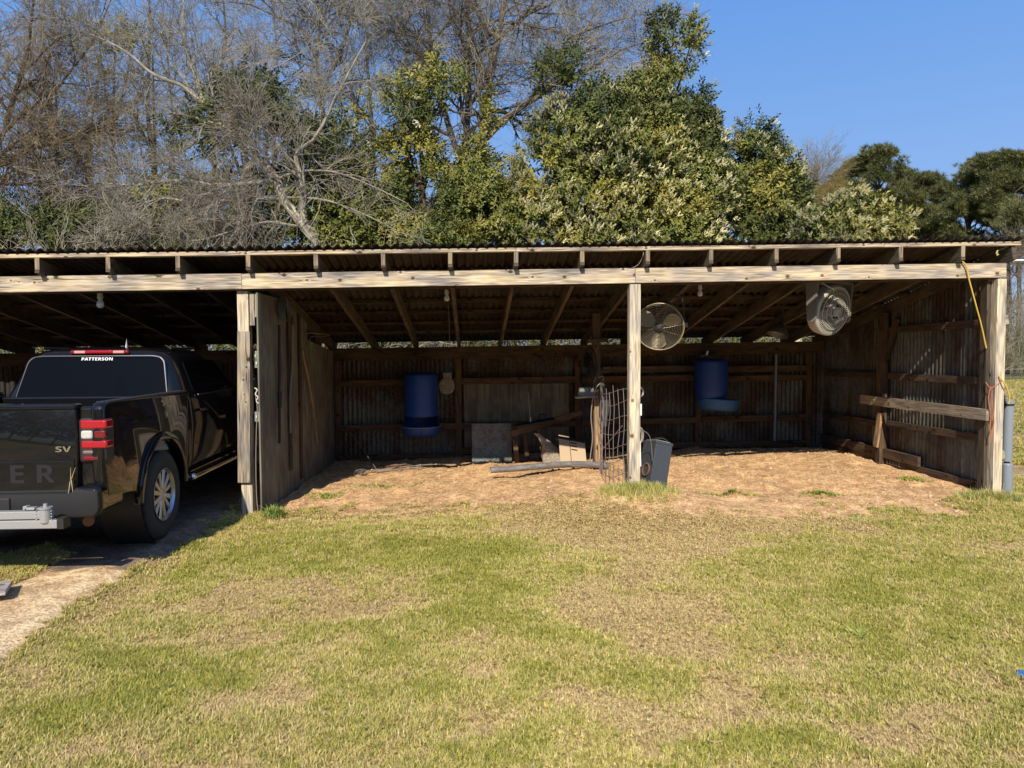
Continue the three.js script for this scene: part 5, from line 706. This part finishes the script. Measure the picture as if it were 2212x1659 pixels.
leafy('hedge_brush', 'dark green brush low at the far left over the roof', 'bush', EG, -7.2, [[60, 505, 110, 50, 1, 'dark'], [150, 495, 70, 46, 0.9, 'dark'], [250, 535, 90, 36, 0.8, 'dark'], [-60, 500, 90, 60, 1, 'dark'], [360, 540, 90, 30, 0.7, 'dark']], { seed: 73, trunk: 60, gap: 0.3, leaf: 0.8 });
leafy('vine_thicket', 'green vine thicket low behind the pale bare tree', 'bush', EG, -8.2, [[330, 440, 70, 46, 0.6, 'yellow'], [430, 440, 80, 60, 0.6, 'mid'], [280, 480, 60, 44, 0.6, 'dark'], [520, 480, 90, 60, 0.7, 'mid'], [400, 520, 130, 45, 0.8, 'mid'], [620, 520, 90, 50, 0.8, 'dark']], { seed: 74, trunk: 430, gap: 0.38, leaf: 0.8 });
leafy('sapling', 'small yellow leafed sapling crown high at the left', 'tree', EG, -14, [[250, 70, 34, 26, 0.35, 'yellow'], [215, 95, 40, 26, 0.25, 'yellow'], [290, 90, 30, 20, 0.25, 'yellow'], [150, 300, 60, 40, 0.12, 'yellow']], { seed: 75, trunk: 230, gap: 0.4, leaf: 0.9 });
leafy('budding_tree', 'bare tree just budding yellow green above the truck bay', 'tree', 'budding trees at the left', -12.5, [[120, 180, 110, 70, 0.10, 'yellow'], [60, 320, 100, 70, 0.12, 'yellow'], [200, 260, 90, 60, 0.10, 'mid'], [180, 380, 90, 50, 0.14, 'mid']], { seed: 76, trunk: 130, gap: 0.35, leaf: 0.75 });
leafy('budding_tree', 'budding tree haze right of the pale tree crown', 'tree', 'budding trees at the left', -13, [[330, 120, 90, 60, 0.09, 'yellow'], [300, 300, 90, 60, 0.13, 'yellow'], [640, 170, 70, 50, 0.10, 'mid'], [760, 320, 80, 60, 0.2, 'yellow'], [380, 380, 80, 50, 0.2, 'mid']], { seed: 77, trunk: 340, gap: 0.35, leaf: 0.75 });
leafy('hedge_row', 'dark green thicket row filling behind the bare trees', 'hedge', EG, -13, [[-20, 480, 100, 60, 0.5, 'mid'], [110, 470, 90, 50, 0.5, 'dark'], [230, 485, 90, 50, 0.5, 'mid'], [350, 470, 90, 60, 0.6, 'mid'], [470, 465, 90, 65, 0.6, 'dark'], [590, 460, 90, 65, 0.6, 'mid'], [700, 450, 80, 70, 0.6, 'mid'], [820, 470, 100, 60, 0.6, 'dark'], [960, 480, 100, 60, 0.6, 'mid'], [1080, 470, 80, 60, 0.6, 'mid']], { seed: 78, trunk: 480, gap: 0.25 });
// bare trees
bareTree('pale barked bare tree leaning left just behind the roof', -7.6, [
  [[[700, 545], [664, 497], [610, 427], [597, 387], [520, 310], [487, 279], [447, 235], [420, 151], [403, 101], [395, 20]], 0.15, 0.03, 3, 1.8],
  [[[664, 497], [654, 450], [654, 397], [640, 330], [677, 302], [737, 188], [790, 90]], 0.085, 0.016, 3, 1.3, 0.8], [[[597, 387], [560, 395], [470, 400], [380, 390], [290, 400], [215, 395]], 0.07, 0.012, 3, 1.3, 0.6], [[[610, 427], [540, 430], [440, 440], [340, 430], [250, 480]], 0.06, 0.011, 3, 1.2, 1], [[[487, 279], [510, 235], [524, 205], [560, 170], [640, 120]], 0.06, 0.011, 3, 1.2, -0.6], [[[447, 235], [397, 188], [330, 160], [270, 110], [165, 60]], 0.06, 0.011, 3, 1.4, 0.5], [[[640, 490], [580, 480], [500, 500], [420, 520], [300, 500]], 0.04, 0.008, 3, 1.1, 1.2], [[[597, 387], [650, 370], [720, 372], [800, 400], [880, 440]], 0.035, 0.009, 2, 1.1, 0.8], [[[610, 427], [690, 430], [780, 460], [860, 500]], 0.035, 0.009, 2, 1.1, 1.0], [[[654, 397], [600, 330], [560, 300], [540, 250]], 0.035, 0.008, 3, 1.1, 0.4]],
M.barkPale, TW.pale, 501, { kids: 3, mainKids: 10, shrink: 1.2, thin: 0.48, spray: 0.45, fork: 0.85, up: 0.02, per: 0, wander: 0.2 });
bareTree('tall bare tree with a thick limb forking right, in the middle', -13, [
  [[[1015, 480], [1030, 380], [1048, 262], [1057, 175], [1075, 84], [1088, 10], [1100, -90]], 0.20, 0.06, 3, 2.6],
  [[[1038, 310], [1085, 262], [1122, 235], [1182, 192], [1205, 130], [1225, 90], [1300, 55], [1370, 35]], 0.12, 0.015, 3, 2.2], [[[1182, 192], [1230, 165], [1290, 140], [1350, 105], [1400, 90]], 0.06, 0.01, 3, 1.8], [[[1075, 84], [1140, 30], [1190, -10], [1260, -60]], 0.08, 0.02, 3, 2.4], [[[1057, 175], [1010, 120], [990, 40], [960, -60]], 0.07, 0.02, 3, 2.4]],
M.barkGrey, TW.grey, 521, { spray: 1.0, per: 0.22 });
bareTree('grey bare tree with twin stems left of the middle one', -14.5, [
  [[[1005, 470], [1008, 300], [1013, 155], [1010, 0], [1000, -120]], 0.15, 0.05, 3, 2.5], [[[1005, 380], [960, 240], [930, 94], [924, 20], [890, -90]], 0.11, 0.03, 3, 2.5], [[[930, 94], [860, 60], [790, 20]], 0.06, 0.012, 3, 2]],
M.barkGrey, TW.grey, 531, { spray: 1.0, per: 0.22 });
bareTree('slender bare tree bending left over the ivy', -12, [[[[705, 480], [700, 320], [694, 202], [683, 141], [653, 67], [607, 40], [540, 10]], 0.11, 0.02, 3, 2], [[[694, 202], [740, 100], [770, 0], [800, -90]], 0.07, 0.02, 3, 2.1], [[[683, 141], [690, 40], [670, -60]], 0.06, 0.02, 3, 2]], M.barkGrey, TW.grey, 541, { spray: 0.9, per: 0.3 });
bareTree('dark bare tree reaching in from the left edge', -11, [[[[-150, 520], [-120, 430], [-60, 375], [0, 350], [67, 323], [134, 296], [188, 279], [260, 240]], 0.16, 0.015, 3, 2.1], [[[-120, 430], [-60, 395], [7, 397], [90, 402], [200, 430], [260, 470]], 0.08, 0.01, 3, 1.8], [[[-60, 375], [0, 300], [30, 210], [60, 110], [70, 20], [90, -60]], 0.10, 0.015, 3, 2.2], [[[67, 323], [90, 240], [140, 170], [200, 90], [240, 0]], 0.06, 0.012, 3, 1.9], [[[0, 350], [50, 370], [110, 340], [150, 320]], 0.05, 0.01, 3, 1.6]], M.barkBrown, TW.brown, 551, { spray: 0.9, per: 0.3, fork: 1.0 });
const fills = [[110, -60, -17, 'third'], [-20, -80, -15, 'first'], [330, -40, -16, 'red stemmed'], [368, 20, -18, 'thin'], [200, 20, -20, 'far'], [470, -70, -17, 'upright'], [590, -50, -19, 'hazy'], [800, -80, -17, 'tangled'], [880, -60, -20, 'far twiggy'], [1180, -60, -19, 'wide'], [1270, 60, -21, 'low'], [760, 150, -15, 'short']];
const fl = ['twiggy bare tree near the left edge between two darker ones', 'dark twiggy bare tree cut by the left edge', 'red brown bare stem rising left of the pale tree', 'thin bare stem beside the red brown one', 'far bare tree showing through the left gap of sky', 'upright bare tree behind the pale tree crown', 'hazy bare tree behind the dark ivy', 'tangled bare tree left of the grey twin stems', 'far twiggy bare tree behind the yellow green evergreen', 'wide bare crown right of the middle tree', 'low bare crown behind the flowering evergreen', 'short bare tree behind the open evergreen'];
fills.forEach(([u, vt, z], i) => fillTree(fl[i], u, 540, vt, z, 0.11 + (i % 3) * 0.02, i % 3 === 2 ? M.barkBrown : M.barkGrey, i % 2 ? TW.grey : TW.brown, 600 + i * 7, { depth: 2, len: 2.3, per: 1.0 }));
// brown brush along the back of the shed: one tangle
{
  const q = rng(701), ms = [[], [], []], cs = [[], [], []], qt = new THREE.Quaternion();
  for (let i = 0; i < 1700; i++) { const x = lerp(-14, 9.5, q()), z = lerp(-5.6, -10.5, q()), y = q() * (x < -4.2 ? 3.5 : 2.7) * (0.75 + 0.4 * vn(x * 0.8, z, 33)), d = V((q() - 0.5) * 1.6, 0.5 + q(), (q() - 0.5) * 1.2).normalize(), s = 0.7 + q() * 0.7, j = i % 3; qt.setFromUnitVectors(Y, d); ms[j].push(new THREE.Matrix4().compose(V(x, gh(x, z) + y - 0.2, z), qt, V(s, s, s))); cs[j].push(pickC(x < -1 || q() < 0.5 ? TW.grey : TW.brown, q)); }
  const o = new THREE.Group(); o.name = 'brush_tangle'; scene.add(o); tag(o, 'brown leafless brush tangle all along behind the shed', 'brush'); o.userData.kind = 'stuff'; for (let j = 0; j < 3; j++) inst('twigs', sprayGeo[j], M.twig, ms[j], cs[j], o);
  const r2 = [], c2 = []; for (let i = 0; i < 15000; i++) { const x = lerp(-14, 8, q()), z = lerp(-6.2, -9.5, q()), y = 0.9 + q() * 2.6; qt.setFromUnitVectors(Y, V(q() - 0.5, q() - 0.2, q() - 0.3).normalize()); const s = 0.7 + q() * 0.5; r2.push(new THREE.Matrix4().compose(V(x, gh(x, z) + y, z), qt, V(s, s, s))); c2.push(pickC(q() < 0.6 ? LEAF.dark : LEAF.mid, q)); } inst('leaves', SPRIGS[2], M.leaf, r2, c2, o);
}
{ const p = at(1722, 730, -5.5).clone(); tag(mesh('wooden_stake', board(V(p.x, gh(p.x, -5.5) - 0.1, -5.5), V(p.x + 0.02, 2.25, -5.5), 0.13, 0.06, V(1, 0, 0)), M.post), 'pale stake seen through the gap under the back eave', 'stake'); }
// ---- pines beyond, on the right
const needleGeo = (() => { const q = rng(15), pos = [], idx = []; for (let i = 0; i < 34; i++) { const d = V(q() - 0.5, q() * 0.75 - 0.12, q() - 0.5).normalize(), s = perp(d, q).multiplyScalar(0.016), l = 0.20 + q() * 0.12, o = pos.length / 3, b = d.clone().multiplyScalar(0.03 + q() * 0.1); pos.push(b.x - s.x, b.y - s.y, b.z - s.z, b.x + s.x, b.y + s.y, b.z + s.z, b.x + d.x * l, b.y + d.y * l, b.z + d.z * l); idx.push(o, o + 1, o + 2); } return geo(pos, idx); })();
const NEED = [[0.10, 0.112, 0.034], [0.13, 0.138, 0.042], [0.165, 0.165, 0.054], [0.08, 0.088, 0.03]];
function pine(label, u, vTop, z, clumps, seed, o = {}) {
  const q = rng(seed), g = thing('pine_tree', label, 'tree', 'pines beyond the shed'), W = new Wood(), ms = [], cs = [], qt = new THREE.Quaternion(), k = (7.7 - z) / FPX;
  const b = at(u, 700, z); b.y = gh(b.x, z) - 0.2; const t = at(u + (o.lean ?? 0), vTop, z), c = new THREE.CatmullRomCurve3([b, b.clone().lerp(t, 0.5).add(V((q() - 0.5) * 0.5, 0, 0)), t]), sp = c.getPoints(14); W.tube(sp, sp.map((_, i) => lerp(o.r ?? 0.24, 0.04, i / 14)));
  for (const [cu, cv, ru, rv, dn = 1] of clumps) {
    const cc = at(cu, cv, z + (q() - 0.5) * 3), rx = ru * k, ry = rv * k, n = Math.round(rx * ry * 190 * dn), s = c.getPoint(clamp((cc.y - b.y) / (t.y - b.y) - 0.1, 0.1, 0.95)), lp = new THREE.CatmullRomCurve3([s, s.clone().lerp(cc, 0.6).add(V(0, -0.2, 0)), cc]).getPoints(6); W.tube(lp, lp.map((_, i) => lerp(0.09, 0.02, i / 6))); const tips = []; sprout(W, lp, lp.map(() => 0.025), rx * 0.9, 1, q, { wander: 0.2, up: 0.06, kids: 6, fork: 0.8 }, tips, 0.3);
    for (let i = 0; i < n; i++) { const a = q() * 6.283, yy = q() * 2 - 1, ss = Math.sqrt(1 - yy * yy), rr = lerp(0.25, 1.1, Math.sqrt(q())) * (0.55 + 0.75 * fbm(Math.cos(a) * 1.8 + cc.x, yy * 1.8 + Math.sin(a) + cc.y + 60, 83, 3)), p = V(cc.x + Math.cos(a) * ss * rx * rr, cc.y + yy * ry * rr, cc.z + Math.sin(a) * ss * rx * rr * 0.9); if (vn(p.x * 0.75 + 90, p.y * 1.1 + p.z * 0.5 + 90, 79) < 0.33) continue; const d = V(Math.cos(a) * ss * 0.6, 0.6, Math.sin(a) * ss * 0.6).add(V(q() - 0.5, (q() - 0.5) * 0.5, q() - 0.5)).normalize(); qt.setFromUnitVectors(Y, d); const s2 = 0.8 + q() * 0.7; ms.push(new THREE.Matrix4().compose(p, qt, V(s2, s2, s2))); cs.push(pickC(NEED, q)); }
  }
  mesh('trunk', W.build(), M.barkPine, g); if (ms.length) inst('crown', needleGeo, M.needle, ms, cs, g); leafN += ms.length; return g;
}
const cl = (q, u0, u1, v0, v1, n, r0, r1, top) => [...Array(n).keys()].map(() => { const u = lerp(u0, u1, q()), v = lerp(top ? top(u) + 12 : v0, v1, q()), r = lerp(r0, r1, q()); return [u, v, r, r * (0.42 + q() * 0.25), 0.9]; });
{
  const q = rng(801);
  // the outline of the pine wood against the sky, as surveyed
  const prof = [[1730, 470], [1760, 440], [1800, 392], [1840, 350], [1880, 338], [1910, 322], [1935, 352], [1960, 388], [2000, 366], [2040, 402], [2055, 440], [2072, 385], [2095, 347], [2130, 345], [2170, 336], [2230, 332], [2300, 340]];
  const top = (u) => { for (let i = 0; i < prof.length - 1; i++) if (u <= prof[i + 1][0]) return lerp(prof[i][1], prof[i + 1][1], clamp((u - prof[i][0]) / (prof[i + 1][0] - prof[i][0]))); return 340; };
  const mass = (u0, u1) => { const l = []; for (let u = u0; u <= u1; u += 16) for (let v = top(u) + 10; v < 548; v += 24) { const r = 17 + q() * 12; l.push([u + (q() - 0.5) * 14, v + (q() - 0.5) * 12, r, r * (0.55 + q() * 0.3), 0.75]); } return l; };
  pine('pine with a crown leaning to the right against the sky', 1865, 345, -46, [[1900, 332, 24, 11], [1922, 330, 14, 8], ...mass(1788, 1945)], 811, { lean: 40, r: 0.3 });
  pine('broad round topped pine right of the leaning one', 1985, 385, -52, mass(1945, 2045), 821);
  pine('tall pine left of the two at the right edge', 2095, 352, -50, mass(2062, 2135), 831);
  pine('tall pine cut by the right edge of the view', 2175, 345, -48, mass(2130, 2250), 841);
  pine('thin pine trunk standing right of the shed corner', 2199, 420, -40, [[2210, 430, 40, 24], ...cl(q, 2180, 2260, 440, 520, 6, 24, 36)], 851, { r: 0.2 });
  pine('far pine filling behind the cone shaped evergreen', 1760, 470, -60, mass(1725, 1795), 861, { r: 0.2 });
  pine('far pine low between the two round pines', 2050, 450, -62, mass(2030, 2075), 871, { r: 0.2 });
  bareTree('yellow budding bare tree left of the leaning pine', -40, [[[[1755, 540], [1752, 450], [1757, 390]], 0.12, 0.03, 3, 2]], M.barkGrey, [[0.34, 0.25, 0.06], [0.30, 0.22, 0.09], [0.24, 0.19, 0.10]], 881, { spray: 1.4, per: 0.7 });
  // leafless wood edge past the corner
  for (let i = 0; i < 9; i++) { const u = 2150 + i * 22 + q() * 14, z = -34 - q() * 14; bareTree(['slim bare trunk behind the right corner', 'bare trunk beside the corner post gap', 'pale bare trunk over the far field', 'leaning bare trunk at the right edge', 'bare trunk near the right edge', 'second bare trunk near the right edge', 'bare trunk past the right edge', 'farther bare trunk past the right edge', 'farthest bare trunk past the right edge'][i], z, [[[[u, 740], [u + 4, 640], [u + (q() - 0.5) * 14, 560], [u + (q() - 0.5) * 24, 530 + q() * 50]], 0.14, 0.04, 2, 1.6]], i % 2 ? M.barkGrey : M.barkPine, i % 2 ? TW.grey : TW.brown, 901 + i * 3, { mainKids: 10, spray: 1.1, per: 0.4, kids: 4 }); }
  const ms = [[], [], []], cs = [[], [], []], qt = new THREE.Quaternion();
  for (let i = 0; i < 1500; i++) { const z = lerp(-27, -44, q()), u = lerp(2020, 2420, q()), x = at(u, 700, z).x, y = Math.pow(q(), 1.6) * 3.6, j = i % 3, s = 0.8 + q() * 1.1; qt.setFromUnitVectors(Y, V((q() - 0.5), 0.6 + q(), q() - 0.5).normalize()); ms[j].push(new THREE.Matrix4().compose(V(x, gh(x, z) + y, z), qt, V(s, s, s))); cs[j].push(y < 2.2 && q() < 0.5 ? pickC([[0.10, 0.12, 0.05], [0.14, 0.14, 0.06]], q) : pickC(q() < 0.5 ? TW.grey : TW.brown, q)); }
  const o = new THREE.Group(); o.name = 'wood_edge'; scene.add(o); tag(o, 'leafless brown undergrowth along the far edge of the field', 'brush'); o.userData.kind = 'stuff'; for (let j = 0; j < 3; j++) inst('twigs', sprayGeo[j], M.twig, ms[j], cs[j], o);
}
// the wood across the yard, behind where one stands: it is what the truck's paint and glass mirror
{
  const q = rng(1201), ms = [[], [], []], cs = [[], [], []], qt = new THREE.Quaternion(), o = new THREE.Group(), W = new Wood(); o.name = 'wood_across_yard'; scene.add(o); tag(o, 'far wood of trees across the yard behind the viewer', 'wood'); o.userData.kind = 'stuff';
  for (let i = 0; i < 26; i++) { const x = -46 + i * 3.6 + q() * 2, z = 34 + q() * 10, h = 9 + q() * 5, tips = []; bough(W, V(x, gh(x, z) - 0.2, z), V((q() - 0.5) * 0.2, 1, 0).normalize(), h * 0.8, 0.22, 3, q, { wander: 0.14, up: 0.08, kids: 6, fork: 0.7 }, tips); for (let k = 0; k < 260; k++) { const a = q() * 6.28, r = Math.sqrt(q()) * 3, y = h * (0.12 + 0.85 * q()); qt.setFromUnitVectors(Y, V(Math.cos(a), q() - 0.2, Math.sin(a)).normalize()); const s = 3 + q() * 3, j = k % 3; ms[j].push(new THREE.Matrix4().compose(V(x + Math.cos(a) * r, y, z + Math.sin(a) * r), qt, V(s, s, s))); cs[j].push(pickC(i % 3 ? LEAF.dark : LEAF.mid, q)); } }
  mesh('trunks', W.build(), M.barkBrown, o).userData.kind = 'stuff'; for (let j = 0; j < 3; j++) inst('foliage', SPRIGS[j], M.leaf, ms[j], cs[j], o);
}
{ // the bare tree that the truck's rear window mirrors, off to the left of where one stands
  const q = rng(1301), W = new Wood(), tips = [], g = thing('bare_tree', 'spreading bare yard tree mirrored in the rear window of the truck', 'tree'), x = -12.6, z = 14.5;
  bough(W, V(x, gh(x, z) - 0.2, z), V(0.05, 1, 0).normalize(), 6, 0.26, 4, q, { wander: 0.2, up: 0.05, kids: 5, fork: 0.85 }, tips);
  mesh('trunk', W.build(), M.barkBrown, g); sprays(g, tips, M.twig, q, 0.9, TW.brown, 0.4);
}
// wire field fence on the right
{
  const g = thing('field_fence', 'square mesh wire field fence beyond the right corner', 'fence'), z = -5.2, x0 = 6.4, x1 = 13;
  for (let i = 0; i <= 44; i++) { const x = lerp(x0, x1, i / 44); mesh('upright_wire', rod(V(x, gh(x, z), z), V(x + 0.01, 1.3, z), 0.0035, 0.0035, 4), M.wire, g); } for (let k = 0; k < 9; k++) mesh('line_wire', rod(V(x0, 0.06 + k * 0.155, z), V(x1, 0.05 + k * 0.155, z), 0.0035, 0.0035, 4), M.wire, g); mesh('top_rope', tube([V(x0, 1.38, z), V((x0 + x1) / 2, 1.30, z), V(x1, 1.36, z)], 0.005, 5, 20), M.wire, g);
  for (const x of [x0, 9.6, x1]) mesh('post', rod(V(x, gh(x, z) - 0.2, z), V(x, 1.42, z), 0.03, 0.03, 8), M.barkGrey, g);
}
console.log('bark triangles', triCount, 'leaf copies', leafN);
renderer.render(scene, camera);
